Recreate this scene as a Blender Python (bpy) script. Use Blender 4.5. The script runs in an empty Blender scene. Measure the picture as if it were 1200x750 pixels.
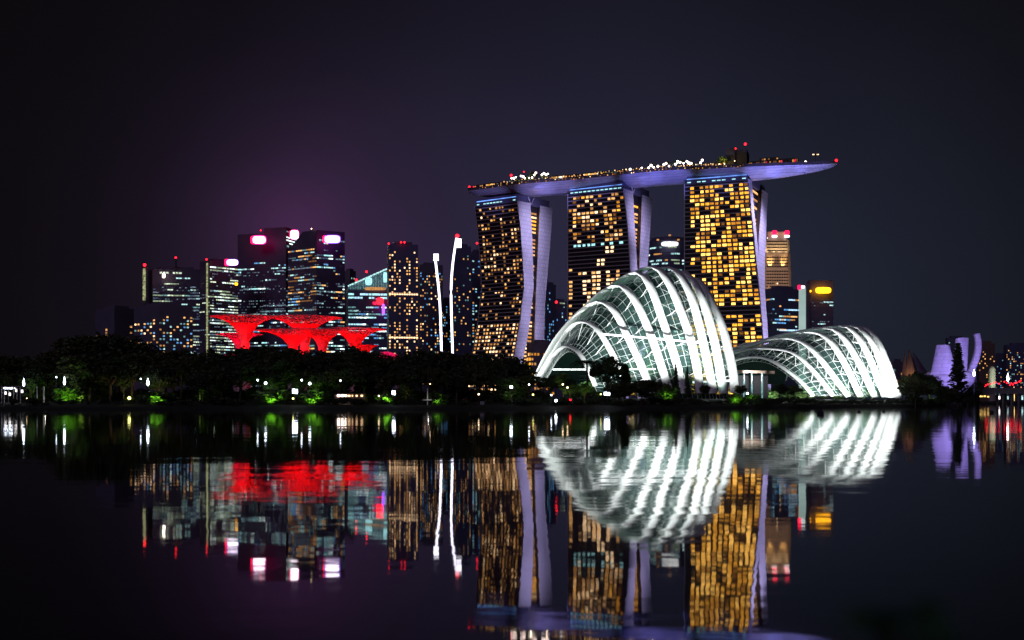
import bpy, math, random
from mathutils import Vector, noise as mnoise
random.seed(11)
R = math.radians
C = bpy.context.scene.collection
sc = bpy.context.scene

# ------------------------------------------------------------------ camera, sky, fill light, exposure
F = 1380.0          # focal length in photo pixels (photo 1200 wide)
HY = 472.0          # horizon row
CH = 2.0            # eye height over the water
cam_d = bpy.data.cameras.new('camera'); cam = bpy.data.objects.new('camera', cam_d); C.objects.link(cam)
cam.location = (0, 0, CH); cam.rotation_euler = (R(90), 0, 0)
cam_d.sensor_width = 36.0; cam_d.lens = F/1200*36.0
cam_d.shift_y = (HY-375.0)/1200.0
cam_d.clip_start = 0.1; cam_d.clip_end = 30000
cam_d.dof.use_dof = True; cam_d.dof.focus_distance = 750; cam_d.dof.aperture_fstop = 0.95
sc.camera = cam
sc.render.engine = 'CYCLES'
sc.cycles.use_denoising = True
sc.cycles.max_bounces = 6; sc.cycles.diffuse_bounces = 1; sc.cycles.glossy_bounces = 3
sc.cycles.transparent_max_bounces = 12; sc.cycles.transmission_bounces = 4
sc.cycles.caustics_reflective = False; sc.cycles.caustics_refractive = False
sc.cycles.sample_clamp_indirect = 8.0
sc.view_settings.view_transform = 'Standard'; sc.view_settings.look = 'None'
sc.view_settings.exposure = 0.0; sc.view_settings.gamma = 1.0; sc.view_settings.use_curve_mapping = False

world = bpy.data.worlds.new('World'); sc.world = world; world.use_nodes = True
def build_world():
    nt = world.node_tree; nt.nodes.clear()
    N = nt.nodes.new; L = nt.links.new
    out = N('ShaderNodeOutputWorld'); add = N('ShaderNodeAddShader')
    sky = N('ShaderNodeTexSky'); sky.sky_type = 'NISHITA'; sky.sun_disc = False
    sky.sun_elevation = R(-9); sky.sun_rotation = R(250); sky.altitude = 10
    b1 = N('ShaderNodeBackground'); b1.inputs[1].default_value = 0.05
    L(sky.outputs[0], b1.inputs[0])
    b2 = N('ShaderNodeBackground'); b2.inputs[1].default_value = 1.0
    tc = N('ShaderNodeTexCoord')
    def vec(v):
        n = N('ShaderNodeCombineXYZ'); 
        for i in range(3): n.inputs[i].default_value = v[i]
        return n.outputs[0]
    def math_(op, a, b=None, clamp=False):
        n = N('ShaderNodeMath'); n.operation = op; n.use_clamp = clamp
        for i, x in enumerate((a, b)):
            if x is None: continue
            if isinstance(x, (int, float)): n.inputs[i].default_value = x
            else: L(x, n.inputs[i])
        return n.outputs[0]
    def lobe(px, py, width_deg):              # city light scattered in the night air: a lobe round one direction
        d = Vector(((px-600)/F, 1, (HY-py)/F)).normalized()
        n = N('ShaderNodeVectorMath'); n.operation = 'DISTANCE'
        L(tc.outputs['Generated'], n.inputs[0]); L(vec(d), n.inputs[1])
        s = math_('DIVIDE', n.outputs['Value'], R(width_deg))
        return math_('EXPONENT', math_('MULTIPLY', math_('MULTIPLY', s, s), -1.0))
    def scaled(fac, col):
        n = N('ShaderNodeVectorMath'); n.operation = 'SCALE'
        n.inputs[0].default_value = col; L(fac, n.inputs['Scale']); return n.outputs[0]
    def addv(a, b):
        n = N('ShaderNodeVectorMath'); n.operation = 'ADD'; L(a, n.inputs[0]); L(b, n.inputs[1]); return n.outputs[0]
    tot = vec((0.0034, 0.0027, 0.0034))
    for px, py, w, col in SKY_LOBES:
        tot = addv(tot, scaled(lobe(px, py, w), col))
    nz = N('ShaderNodeTexNoise'); nz.inputs['Scale'].default_value = 3.5; nz.inputs['Detail'].default_value = 3; L(tc.outputs['Generated'], nz.inputs['Vector'])
    mr = N('ShaderNodeMapRange'); mr.inputs[1].default_value = .3; mr.inputs[2].default_value = .7; mr.inputs[3].default_value = .84; mr.inputs[4].default_value = 1.16   # uneven night haze
    L(nz.outputs[0], mr.inputs[0]); L(scaled(mr.outputs[0], (1, 1, 1)), b2.inputs[0])
    last = b2.inputs[0].links[0].from_node; L(tot, last.inputs[0])
    L(b1.outputs[0], add.inputs[0]); L(b2.outputs[0], add.inputs[1]); L(add.outputs[0], out.inputs[0])
SKY_LOBES = [(345, 272, 2.4, (0.018, 0.003, 0.018)), (370, 285, 5.2, (0.019, 0.0055, 0.022)), (420, 330, 10.0, (0.009, 0.005, 0.013)),
             (650, 300, 11.0, (0.0100, 0.0090, 0.0225)), (760, 330, 18.0, (0.0030, 0.0036, 0.008)), (930, 400, 12.0, (0.006, 0.0095, 0.0155))]
build_world()
sun_d = bpy.data.lights.new('fill_sun', 'SUN'); sun = bpy.data.objects.new('fill_sun', sun_d); C.objects.link(sun)
sun_d.energy = 0.24; sun_d.angle = R(20); sun_d.color = (0.74, 0.58, 1.0)  # added purple fill that lifts the dark facades, not a real source
sun.rotation_euler = (R(62), 0, R(-25))

# ------------------------------------------------------------------ helpers
def W(px, py, Y): return Vector(((px-600)/F*Y, Y, CH+(HY-py)/F*Y))
def XZ(px, Y): return (px-600)/F*Y
def ZP(py, Y): return CH+(HY-py)/F*Y

def tag(o, label=None, cat=None, group=None, kind=None):
    if label: o['label'] = label
    if cat: o['category'] = cat
    if group: o['group'] = group
    if kind: o['kind'] = kind
    return o
def empty(name, loc, label, cat, group=None):
    o = bpy.data.objects.new(name, None); C.objects.link(o); o.location = loc; o.empty_display_size = 1
    return tag(o, label, cat, group)

class MB:
    def __init__(s): s.v = []; s.f = []; s.m = []; s.sm = []
    def face(s, pts, m=0, smooth=False):
        i = len(s.v); s.v += [tuple(p) for p in pts]; s.f.append(tuple(range(i, i+len(pts)))); s.m.append(m); s.sm.append(smooth)
    def grid(s, rows, closed_u=False, closed_v=False, m=0, smooth=True):
        base = len(s.v); nr = len(rows); nc = len(rows[0])
        for r in rows: s.v += [tuple(p) for p in r]
        for i in range(nr if closed_v else nr-1):
            for j in range(nc if closed_u else nc-1):
                i2 = (i+1) % nr; j2 = (j+1) % nc
                s.f.append((base+i*nc+j, base+i*nc+j2, base+i2*nc+j2, base+i2*nc+j)); s.m.append(m); s.sm.append(smooth)
    def hexa(s, a, b, m=0):                    # a, b: two matching quads
        s.face(a[::-1], m); s.face(b, m)
        for i in range(4):
            j = (i+1) % 4; s.face((a[i], a[j], b[j], b[i]), m)
    def prism(s, foot, z0, z1, m=0, z1s=None):
        n = len(foot); tops = z1s or [z1]*n
        lo = [Vector((p[0], p[1], z0)) for p in foot]; hi = [Vector((p[0], p[1], t)) for p, t in zip(foot, tops)]
        s.face(lo[::-1], m); s.face(hi, m)
        for i in range(n):
            j = (i+1) % n; s.face((lo[i], lo[j], hi[j], hi[i]), m)
    def box(s, c, size, rz=0, m=0):
        cx, cy, cz = c; hx, hy, hz = size[0]/2, size[1]/2, size[2]/2; ca, sa = math.cos(rz), math.sin(rz)
        f = [(cx+x*ca-y*sa, cy+x*sa+y*ca) for x, y in ((-hx, -hy), (hx, -hy), (hx, hy), (-hx, hy))]
        s.prism(f, cz-hz, cz+hz, m)
    def tube(s, pts, rad, n=6, m=0, cap=True, smooth=True):
        pts = [Vector(p) for p in pts]; rows = []
        for i, p in enumerate(pts):
            t = (pts[min(i+1, len(pts)-1)]-pts[max(i-1, 0)]).normalized()
            a = t.cross(Vector((0, 0, 1)))
            if a.length < 1e-3: a = t.cross(Vector((1, 0, 0)))
            a.normalize(); b = t.cross(a)
            r = rad[i] if isinstance(rad, (list, tuple)) else rad
            rows.append([p+a*r*math.cos(2*math.pi*k/n)+b*r*math.sin(2*math.pi*k/n) for k in range(n)])
        s.grid(rows, closed_u=True, m=m, smooth=smooth)
        if cap: s.face(rows[0], m); s.face(rows[-1][::-1], m)
    def lathe(s, c, prof, n=16, m=0, smooth=True):
        rows = [[(c[0]+r*math.cos(2*math.pi*k/n), c[1]+r*math.sin(2*math.pi*k/n), c[2]+z) for k in range(n)] for r, z in prof]
        s.grid(rows, closed_u=True, m=m, smooth=smooth)
        s.face(rows[0][::-1], m); s.face(rows[-1], m)
    def ball(s, c, r, m=0, n=8):
        s.lathe(c, [(max(r*math.sin(math.pi*i/6), r*.02), -r*math.cos(math.pi*i/6)) for i in range(7)], n, m)
    def mesh(s, name, mats):
        me = bpy.data.meshes.new(name); me.from_pydata(s.v, [], s.f)
        if not isinstance(mats, (list, tuple)): mats = [mats]
        for x in mats: me.materials.append(x)
        if len(mats) > 1: me.polygons.foreach_set('material_index', s.m)
        me.polygons.foreach_set('use_smooth', s.sm); me.update(); return me
    def build(s, name, mats, parent=None):
        o = bpy.data.objects.new(name, s.mesh(name, mats)); C.objects.link(o)
        if parent is not None:
            o.parent = parent
            base = parent
            off = Vector((0, 0, 0))
            while base is not None: off += base.location; base = base.parent
            me = o.data
            me.transform(__import__('mathutils').Matrix.Translation(-off))
        return o

def nodes(m):
    m.use_nodes = True; nt = m.node_tree; return nt, nt.nodes.get('Principled BSDF')
def mat(name, base, rough=0.6, metal=0.0, var=0.25, scale=0.4, spec=0.5, bump=0.0, stretch=(1, 1, 1)):
    m = bpy.data.materials.new(name); nt, b = nodes(m); N = nt.nodes.new; L = nt.links.new
    geo = N('ShaderNodeNewGeometry'); mp = N('ShaderNodeMapping'); mp.inputs['Scale'].default_value = stretch
    tx = N('ShaderNodeTexNoise'); tx.inputs['Scale'].default_value = scale; tx.inputs['Detail'].default_value = 4
    L(geo.outputs['Position'], mp.inputs[0]); L(mp.outputs[0], tx.inputs['Vector'])
    rp = N('ShaderNodeMix'); rp.data_type = 'RGBA'
    rp.inputs[6].default_value = tuple(c*(1-var) for c in base)+(1,); rp.inputs[7].default_value = tuple(min(1, c*(1+var)) for c in base)+(1,)
    L(tx.outputs[0], rp.inputs[0]); L(rp.outputs[2], b.inputs['Base Color'])
    b.inputs['Roughness'].default_value = rough; b.inputs['Metallic'].default_value = metal; b.inputs['Specular IOR Level'].default_value = spec
    if bump:
        bp = N('ShaderNodeBump'); bp.inputs['Strength'].default_value = 1; bp.inputs['Distance'].default_value = bump
        L(tx.outputs[0], bp.inputs['Height']); L(bp.outputs[0], b.inputs['Normal'])
    return m
def panels(m, bw, bh, dark, axis):
    nt, b = m.node_tree, m.node_tree.nodes.get('Principled BSDF'); N = nt.nodes.new; L = nt.links.new
    geo = N('ShaderNodeNewGeometry'); sp_ = N('ShaderNodeSeparateXYZ'); cb = N('ShaderNodeCombineXYZ'); L(geo.outputs['Position'], sp_.inputs[0])
    ad = N('ShaderNodeMath'); ad.operation = 'MULTIPLY_ADD'; ad.inputs[1].default_value = axis; L(sp_.outputs['Y'], ad.inputs[0]); L(sp_.outputs['X'], ad.inputs[2])
    L(ad.outputs[0], cb.inputs['X']); L(sp_.outputs['Z'], cb.inputs['Y'])
    br_ = N('ShaderNodeTexBrick'); br_.inputs['Scale'].default_value = 1; br_.inputs['Brick Width'].default_value = bw; br_.inputs['Row Height'].default_value = bh; br_.inputs['Mortar Size'].default_value = min(bw, bh)*.06
    br_.inputs['Color1'].default_value = (1, 1, 1, 1); br_.inputs['Color2'].default_value = (.86, .86, .86, 1); br_.inputs['Mortar'].default_value = (dark, dark, dark, 1); L(cb.outputs[0], br_.inputs['Vector'])
    old = b.inputs['Base Color'].links[0].from_socket; mx = N('ShaderNodeMix'); mx.data_type = 'RGBA'; mx.blend_type = 'MULTIPLY'; mx.inputs[0].default_value = 1
    L(old, mx.inputs[6]); L(br_.outputs['Color'], mx.inputs[7]); L(mx.outputs[2], b.inputs['Base Color'])
def emit(name, col, s, var=0.0, scale=0.35, sample=False, base=0.02):
    m = bpy.data.materials.new(name); nt, b = nodes(m); N = nt.nodes.new; L = nt.links.new
    b.inputs['Base Color'].default_value = (base, base, base, 1); b.inputs['Roughness'].default_value = 0.3
    b.inputs['Emission Color'].default_value = tuple(col)+(1,)
    b.inputs['Emission Strength'].default_value = s
    if var:
        geo = N('ShaderNodeNewGeometry'); tx = N('ShaderNodeTexNoise'); tx.inputs['Scale'].default_value = scale; tx.inputs['Detail'].default_value = 2
        L(geo.outputs['Position'], tx.inputs['Vector'])
        mr = N('ShaderNodeMapRange'); mr.inputs[1].default_value = .3; mr.inputs[2].default_value = .7
        mr.inputs[3].default_value = s*(1-var); mr.inputs[4].default_value = s*(1+var)
        L(tx.outputs[0], mr.inputs[0]); L(mr.outputs[0], b.inputs['Emission Strength'])
    m.cycles.emission_sampling = 'AUTO' if sample else 'NONE'
    return m

def spot(name, loc, target, power, col, ang, rad=0.6, blend=0.5):
    d = bpy.data.lights.new(name, 'SPOT'); o = bpy.data.objects.new(name, d); C.objects.link(o)
    o.location = loc; o.rotation_euler = (Vector(target)-Vector(loc)).to_track_quat('-Z', 'Y').to_euler()
    d.energy = power; d.color = col; d.spot_size = R(ang); d.spot_blend = blend; d.shadow_soft_size = rad; return o
def point(name, loc, power, col, rad=0.3):
    d = bpy.data.lights.new(name, 'POINT'); o = bpy.data.objects.new(name, d); C.objects.link(o)
    o.location = loc; d.energy = power; d.color = col; d.shadow_soft_size = rad; return o

def leafblob(mb, c, rx, rz, n, s, rnd):
    for _ in range(n):
        while True:
            v = Vector((rnd.uniform(-1, 1), rnd.uniform(-1, 1), rnd.uniform(-1, 1)))
            if .25 < v.length < 1: break
        v *= .75+.25*rnd.random()
        p = Vector(c)+Vector((v.x*rx, v.y*rx, v.z*rz)); q_ = Vector((rnd.gauss(0, 1), rnd.gauss(0, 1), rnd.gauss(0, 1))).normalized()
        a = q_.cross(Vector((0, 0, 1))).normalized()*s*rnd.uniform(.6, 1.3); b = q_.cross(a).normalized()*s*rnd.uniform(.35, .7)
        mb.face((p-a, p-b*.9, p+a, p+b))
# materials -----------------------------------------------------------------
M = {}
M['glass_dark'] = mat('dark_curtain_glass', (0.13, 0.10, 0.17), 0.45, 0.0, 0.3, 0.05, 0.5)
M['facade_grey'] = mat('grey_facade', (0.17, 0.15, 0.21), 0.5, 0, 0.3, 0.06)
M['facade_brown'] = mat('brown_facade', (0.22, 0.15, 0.12), 0.6, 0, 0.3, 0.06)
M['facade_blue'] = mat('blue_facade', (0.12, 0.12, 0.22), 0.45, 0, 0.3, 0.06, 0.5)
M['slab'] = mat('balcony_concrete', (0.42, 0.39, 0.40), 0.7, 0, 0.2, 0.3)
M['hotel_glass'] = mat('hotel_glass', (0.030, 0.028, 0.032), 0.25, 0, 0.4, 0.2)
M['endwall'] = mat('pale_cladding', (0.62, 0.60, 0.66), 0.5, 0, 0.08, 0.05)
M['hull'] = mat('hull_panels', (0.50, 0.50, 0.56), 0.38, 0.2, 0.15, 0.6, stretch=(1, 1, 3))
M['deck'] = mat('deck_dark', (0.06, 0.05, 0.05), 0.7, 0, 0.5, 0.4)
M['steel'] = mat('white_painted_steel', (0.80, 0.81, 0.80), 0.4, 0, 0.06, 0.5)
M['darksteel'] = mat('dark_steel', (0.05, 0.05, 0.06), 0.5, 0.4, 0.3, 2)
M['bark'] = mat('bark', (0.09, 0.065, 0.045), 0.9, 0, 0.4, 3)
M['leaf'] = mat('leaf', (0.045, 0.075, 0.025), 0.6, 0, 0.5, 0.7)
M['leaf2'] = mat('leaf_olive', (0.075, 0.085, 0.03), 0.6, 0, 0.5, 0.7)
M['leaf3'] = mat('leaf_bright', (0.09, 0.16, 0.035), 0.6, 0, 0.5, 0.9)
M['leaf_dark'] = mat('leaf_dark_green', (0.025, 0.085, 0.030), 0.6, 0, 0.5, 3)
M['soil'] = mat('bank_soil', (0.022, 0.025, 0.016), 0.95, 0, 0.6, 0.5)
M['super'] = mat('supertree_steel', (0.55, 0.45, 0.48), 0.5, 0, 0.3, 0.5)
M['concrete'] = mat('bridge_concrete', (0.22, 0.21, 0.20), 0.85, 0, 0.3, 0.4)
M['petal'] = mat('petal_skin', (0.68, 0.67, 0.70), 0.45, 0, 0.08, 0.2)
M['pale_stone'] = mat('pale_stone', (0.45, 0.42, 0.37), 0.7, 0, 0.2, 0.1)
M['rubber'] = mat('black_plastic', (0.015, 0.015, 0.018), 0.5, 0, 0.3, 2)

panels(M['hull'], 5.0, 1.6, .45, .7); panels(M['endwall'], 4.2, 3.6, .6, .6); panels(M['petal'], 5.0, 3.2, .72, .7); panels(M['pale_stone'], 2.4, 4.0, .55, 0.0)
E = {}
def EM(k, col, s, var=0.45, sc_=0.6, sample=False): E[k] = emit('light_'+k, col, s, var, sc_, sample)
EM('w0', (1.0, 0.42, 0.12), 0.2); EM('w1', (1.0, 0.46, 0.14), 0.6); EM('w2', (1.0, 0.50, 0.16), 1.3); EM('w3', (1.0, 0.64, 0.34), 2.2)
EM('o0', (1.0, 0.36, 0.05), 0.22, 0.5, 0.9); EM('o1', (1.0, 0.38, 0.035), 0.75, 0.5, 0.9); EM('o2', (1.0, 0.42, 0.035), 1.7, 0.45, 0.9); EM('o3', (1.0, 0.52, 0.10), 2.8, 0.4, 0.9)
EM('strip_light', (0.85, 0.9, 0.45), 0.35, .95, 0.45); EM('d1', (0.35, 0.50, 0.80), 0.16, .9); EM('d2', (0.45, 0.62, 0.80), 0.30, .9)
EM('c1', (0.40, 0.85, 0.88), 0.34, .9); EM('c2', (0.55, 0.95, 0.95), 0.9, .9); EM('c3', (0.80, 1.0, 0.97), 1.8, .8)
EM('g1', (0.75, 0.95, 0.62), 0.36, .8); EM('g2', (0.85, 1.0, 0.72), 0.95, .8)
EM('b1', (0.16, 0.48, 1.0), 0.75, .7); EM('b2', (0.45, 0.75, 1.0), 1.4, .5)
EM('cy', (0.45, 0.95, 1.0), 1.2, .4); EM('wh', (1, 1, 1), 1.6, .3)
EM('logo', (1.0, 0.86, 0.98), 6, .1); EM('fringe_pink', (1.0, 0.03, 0.42), 1.6, .2); EM('logo_red', (1.0, 0.005, 0.05), 4, .2); EM('violet_glow', (0.35, 0.10, 1.0), 2.2, .1)
EM('red', (1.0, 0.01, 0.02), 5, .1); EM('redsoft', (1.0, 0.02, 0.10), 1.2, .6, 0.4)
EM('lamp_cool', (0.75, 0.85, 1.0), 12, 0, sample=True); EM('lamp_warm', (1.0, 0.72, 0.42), 6, 0, sample=True); EM('lamp_yel', (0.95, 0.9, 0.25), 5, 0, sample=True)
EM('mast', (0.86, 0.80, 1.0), 3.2, .1); EM('masthead', (0.9, 0.85, 1.0), 4.5, .1)
EM('strip', (0.95, 1.0, 1.0), 3.2, .25); EM('amber', (1.0, 0.40, 0.01), 4.0, .3)
EM('pinklamp', (1.0, 0.78, 0.70), 9, .2); EM('bluestrip', (0.16, 0.36, 1.0), 1.2, .6, 0.1)
EM('fin', (0.62, 0.85, 0.80), 0.55, .15, 0.05); EM('gold', (1.0, 0.62, 0.16), 2.2, .5, 0.2)
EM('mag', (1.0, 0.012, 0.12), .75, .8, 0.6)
EM('glowwhite', (1.0, 0.93, 0.9), 3.0, .3)

# ------------------------------------------------------------------ water and land
SH = [(-900, 345), (-100, 345), (0, 345), (300, 350), (600, 358), (760, 380), (860, 425), (950, 505), (1010, 545), (1060, 580),
      (1085, 660), (1110, 800), (1128, 1010), (1133, 1270), (1140, 1330), (1500, 1330), (1900, 1330)]
def shore(px):
    for (a, ya), (b, yb) in zip(SH, SH[1:]):
        if px <= b: return ya+(yb-ya)*max(0, (px-a))/(b-a)
    return SH[-1][1]
RISE = [(0, -0.4), (2.5, 0.5), (7, 1.1), (22, 1.9), (70, 3.6), (150, 4.0), (400, 4.0), (1500, 4.0), (5000, 4.0), (14000, 4.0)]
def gz(px, Y):
    d = Y-shore(px)
    for (a, za), (b, zb) in zip(RISE, RISE[1:]):
        if d <= b: return za+(zb-za)*max(0, d-a)/(b-a)
    return 4.0
mb = MB(); rows = []
pxs = [-900+i*12 for i in range(int(2800/12)+1)]
for d, z in RISE:
    rows.append([((p-600)/F*(shore(p)+d+(random.uniform(-1.2, 1.2) if 0 < d < 30 else 0)), shore(p)+d, z+(random.uniform(-.12, .12) if 0 < d < 80 else 0)) for p in pxs])
mb.grid(rows, smooth=True)
tag(mb.build('land', M['soil']), kind='structure')

def water_mat():
    m = bpy.data.materials.new('night_water'); nt, b = nodes(m); N = nt.nodes.new; L = nt.links.new
    b.inputs['Base Color'].default_value = (0.002, 0.003, 0.004, 1); b.inputs['Roughness'].default_value = WATER_ROUGH
    b.inputs['IOR'].default_value = 1.31
    geo = N('ShaderNodeNewGeometry'); prev = None
    for sc_, st, amp in WAVES:
        mp = N('ShaderNodeMapping'); mp.inputs['Scale'].default_value = st
        tx = N('ShaderNodeTexNoise'); tx.inputs['Scale'].default_value = sc_; tx.inputs['Detail'].default_value = 2
        L(geo.outputs['Position'], mp.inputs[0]); L(mp.outputs[0], tx.inputs['Vector'])
        bp = N('ShaderNodeBump'); bp.inputs['Strength'].default_value = 1; bp.inputs['Distance'].default_value = amp
        L(tx.outputs[0], bp.inputs['Height'])
        if prev: L(prev, bp.inputs['Normal'])
        prev = bp.outputs[0]
    L(prev, b.inputs['Normal'])
    return m
WATER_ROUGH = 0.026
WAVES = [(1.5, (0.5, 1, 1), 0.0022), (0.4, (0.45, 1, 1), 0.0062), (0.09, (0.4, 1, 1), 0.025)]
mb = MB(); mb.face([(-14000, -60, 0), (14000, -60, 0), (14000, 15000, 0), (-14000, 15000, 0)])
tag(mb.build('water', water_mat()), kind='structure')
mb = MB(); nb = []
for i, (yy, zz) in enumerate(((-50, 1.2), (-4, .75), (1.2, 0.62), (2.6, 0.42), (4.2, -0.3))):
    nb.append([(-60+k*2.0, yy+math.sin(k*.7)*.25, zz+random.uniform(-.03, .03)) for k in range(61)])
mb.grid(nb)
tag(mb.build('bank', M['soil']), kind='structure')

# ------------------------------------------------------------------ windows
MATIDX = {}
def put_windows(root, quads, cap=100, name='window'):
    """quads: (a,b,c,d,matkey) counter-clockwise seen from outside; every window a thin box of its own, past cap one mesh."""
    random.shuffle(quads)
    quads.sort(key=lambda q: -round(((q[1]-q[0]).cross(q[3]-q[0])).length*0.4))
    def add(mb, q, m=0):
        a, b, c, d = q[:4]; n = (b-a).cross(d-a).normalized()
        mb.hexa([p-n*.1 for p in (a, b, c, d)], [p+n*.12 for p in (a, b, c, d)], m)
    for q in quads[:cap]:
        mb = MB(); add(mb, q); mb.build(name, E[q[4]], root)
    rest = quads[cap:]
    if rest:
        keys = sorted({q[4] for q in rest}); mb = MB()
        for q in rest: add(mb, q, keys.index(q[4]))
        o = mb.build('windows', [E[k] for k in keys], root); o['kind'] = 'stuff'
def cell(fl, fr, i0, i1, j, n, z0, pitch, wf, hf):
    """quad on a face: fl(z), fr(z) give its left and right edge."""
    za = z0+j*pitch+pitch*(1-hf)/2; zb = za+pitch*hf
    def P(u, z): return fl(z).lerp(fr(z), u)
    u0 = (i0+(1-wf)/2)/n; u1 = (i1-(1-wf)/2)/n
    return P(u0, za), P(u1, za), P(u1, zb), P(u0, zb)
def flat(A, B):
    return (lambda z: Vector((A[0], A[1], z))), (lambda z: Vector((B[0], B[1], z)))
def office(A, B, z0, z1, n, pitch, keys, p_row=0.5, p_start=.3, p_stay=.75, hf=.42, rowp=None):
    fl, fr = flat(A, B); q = []; nz = int((z1-z0)/pitch)
    for j in range(nz):
        pr = rowp(j/nz) if rowp else p_row
        if random.random() > pr: continue
        i = 0; on = random.random() < .5
        while i < n:
            e = min(n, i+random.choice((1, 1, 2, 2, 3)))
            on = random.random() < (p_stay if on else p_start)
            if on: q.append(cell(fl, fr, i, e, j, n, z0, pitch, 0.78 if e-i == 1 else .9, hf)+(random.choice(keys),))
            i = e
    for j in range(nz):
        if random.random() < .55:
            for i in range(n):
                if random.random() < .38: q.append(cell(fl, fr, i, i+1, j, n, z0-pitch*.26, pitch, .62, .28)+(random.choice(('d1', 'd2', 'd2', 'c1')),))
    return q
def homes(A, B, z0, z1, n, pitch, keys, p, hf=.5, wf=.55, colp=None):
    fl, fr = flat(A, B); q = []; nz = int((z1-z0)/pitch)
    for j in range(nz):
        for i in range(n):
            if random.random() < p*(colp(i) if colp else 1): q.append(cell(fl, fr, i, i+1, j, n, z0, pitch, wf, hf)+(random.choice(keys),))
    return q

G0 = 3.9
def foot(xl, xm, xr, Y, dl, dr):
    """four plan corners from three edges seen in the picture: left, nearest, right"""
    m = Vector((XZ(xm, Y), Y)); l = Vector((XZ(xl, Y+dl), Y+dl)); r = Vector((XZ(xr, Y+dr), Y+dr))
    return [l, m, r, l+r-m]
def lamp_ball(root, p, r, key, name='warning_light'):
    mb = MB(); mb.ball(p, r, n=6); mb.build(name, E[key], root)
def sign(root, px0, px1, py0, py1, Y, key, name='roof_sign', d=1.2):
    mb = MB(); a, b, c, e = W(px0, py1, Y), W(px1, py1, Y), W(px1, py0, Y), W(px0, py0, Y)
    v = Vector((0, d, 0)); r = []
    # rounded plate
    cx = (a+c)/2; hw = (b-a).length/2; hh = (e-a).length/2; n = 20
    fr = [cx+Vector((hw*math.copysign(abs(math.cos(t))**.55, math.cos(t)), 0, hh*math.copysign(abs(math.sin(t))**.55, math.sin(t)))) for t in [2*math.pi*k/n for k in range(n)]]
    mb.face(fr); mb.face([p+v for p in fr][::-1])
    for i in range(n): mb.face((fr[i], fr[i]+v, fr[(i+1) % n]+v, fr[(i+1) % n]))
    return mb.build(name, E[key], root)
def floor_lines(root, fts, z0, z1, pitch, m, proud=.25, h=.5):
    mb = MB(); c = sum(fts, Vector((0, 0)))/len(fts)
    big = [p+(p-c).normalized()*proud for p in fts]
    z = z0+pitch
    while z < z1-1:
        mb.prism(big, z-h/2, z+h/2); z += pitch
    mb.build('floor_bands', m, root)
def roof_plant(root, fts, z1, m):
    c = sum(fts, Vector((0, 0)))/len(fts); mb = MB()
    mb.prism([c.lerp(p, .62) for p in fts], z1, z1+4.5); mb.build('plant_room', m, root)
    mb = MB()
    for i in range(len(fts)):
        a, b = fts[i], fts[(i+1) % len(fts)]
        mb.hexa([Vector((*p, z1)) for p in (a, b, b.lerp(c, .03), a.lerp(c, .03))], [Vector((*p, z1+1.3)) for p in (a, b, b.lerp(c, .03), a.lerp(c, .03))])
    mb.build('parapet', m, root)
def tower(label, xl, xm, xr, yt, Y, dl, dr, body, faces, roof=True, cat='building', name='office_tower', lines=4.0, group=None, tops=None):
    ft = foot(xl, xm, xr, Y, dl, dr); z1 = ZP(yt, Y)
    c = sum(ft, Vector((0, 0)))/4
    root = empty(name, (c.x, c.y, G0), label, cat, group)
    mb = MB(); mb.prism(ft, G0, z1, z1s=tops); mb.build('facade', M[body], root)
    if lines: floor_lines(root, ft, G0, z1, lines, M[body])
    if roof: roof_plant(root, ft, z1, M[body])
    q = []
    for side, fn in faces:
        A, B = (ft[0], ft[1]) if side == 'L' else (ft[1], ft[2])
        q += fn(A, B, z1)
    put_windows(root, q)
    return root, ft, z1

# ------------------------------------------------------------------ the business district
ZL = 24.0
cool = ['c1', 'd2', 'c2', 'c3', 'b1', 'd1', 'c2', 'd2', 'cy']; warm = ['w1', 'w2', 'w2', 'w3']; mixed = ['w1', 'w2', 'c1', 'w2', 'b1', 'w3', 'w1']
green = ['g1', 'g1', 'g2', 'c2', 'g2', 'c3', 'd2']
tower('low dark apartment block with a few warm windows, farthest left of the skyline', 112, 134, 160, 362, 1250, 30, 20, 'facade_grey',
      [('L', lambda A, B, z: homes(A, B, 66, 88, 6, 3.2, ['w1', 'w2', 'w2'], .3)), ('R', lambda A, B, z: homes(A, B, 66, 86, 6, 3.2, ['w1', 'w2'], .14))], name='apartment_block', lines=3.2)
tower('dark apartment block with scattered blue and amber windows, left of the striped office tower', 157, 186, 226, 359, 1180, 24, 18, 'facade_grey',
      [('L', lambda A, B, z: homes(A, B, 45, z-10, 8, 3.2, mixed, .34)), ('R', lambda A, B, z: homes(A, B, 45, z-8, 10, 3.2, ['c1', 'b1', 'w1', 'c2', 'w2'], .36))], name='apartment_block', lines=3.2)
# tower with green crown and edge pillar
r, ft, z1 = tower('dark office tower with green lit crown row and red lamp on its left edge', 171, 179, 240, 316, 1620, 20, 12, 'glass_dark',
      [('R', lambda A, B, z: office(A, B, ZL, z-8, 18, 4, ['c1', 'c2', 'g1', 'd2', 'g2', 'd1'], .4, .25, .75, rowp=lambda t: .85 if t < .64 or .76 < t < .96 else .5)),
       ('R', lambda A, B, z: [cell(*flat(A, B), i, i+1, 0, 16, z-6, 4, .7, .6)+('g2',) for i in (2, 3, 4, 6, 7, 8)])])
mb = MB(); mb.prism(foot(166, 168.5, 172.5, 1612, 4, 4), G0, ZP(312, 1612)); mb.build('edge_pillar', M['facade_grey'], r)
mb = MB(); p0 = foot(167.2, 168.8, 170.6, 1609, 1, 1)
mb.prism(p0, ZP(352, 1612), ZP(315, 1612))
mb.build('edge_light', E['strip_light'], r)
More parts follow.
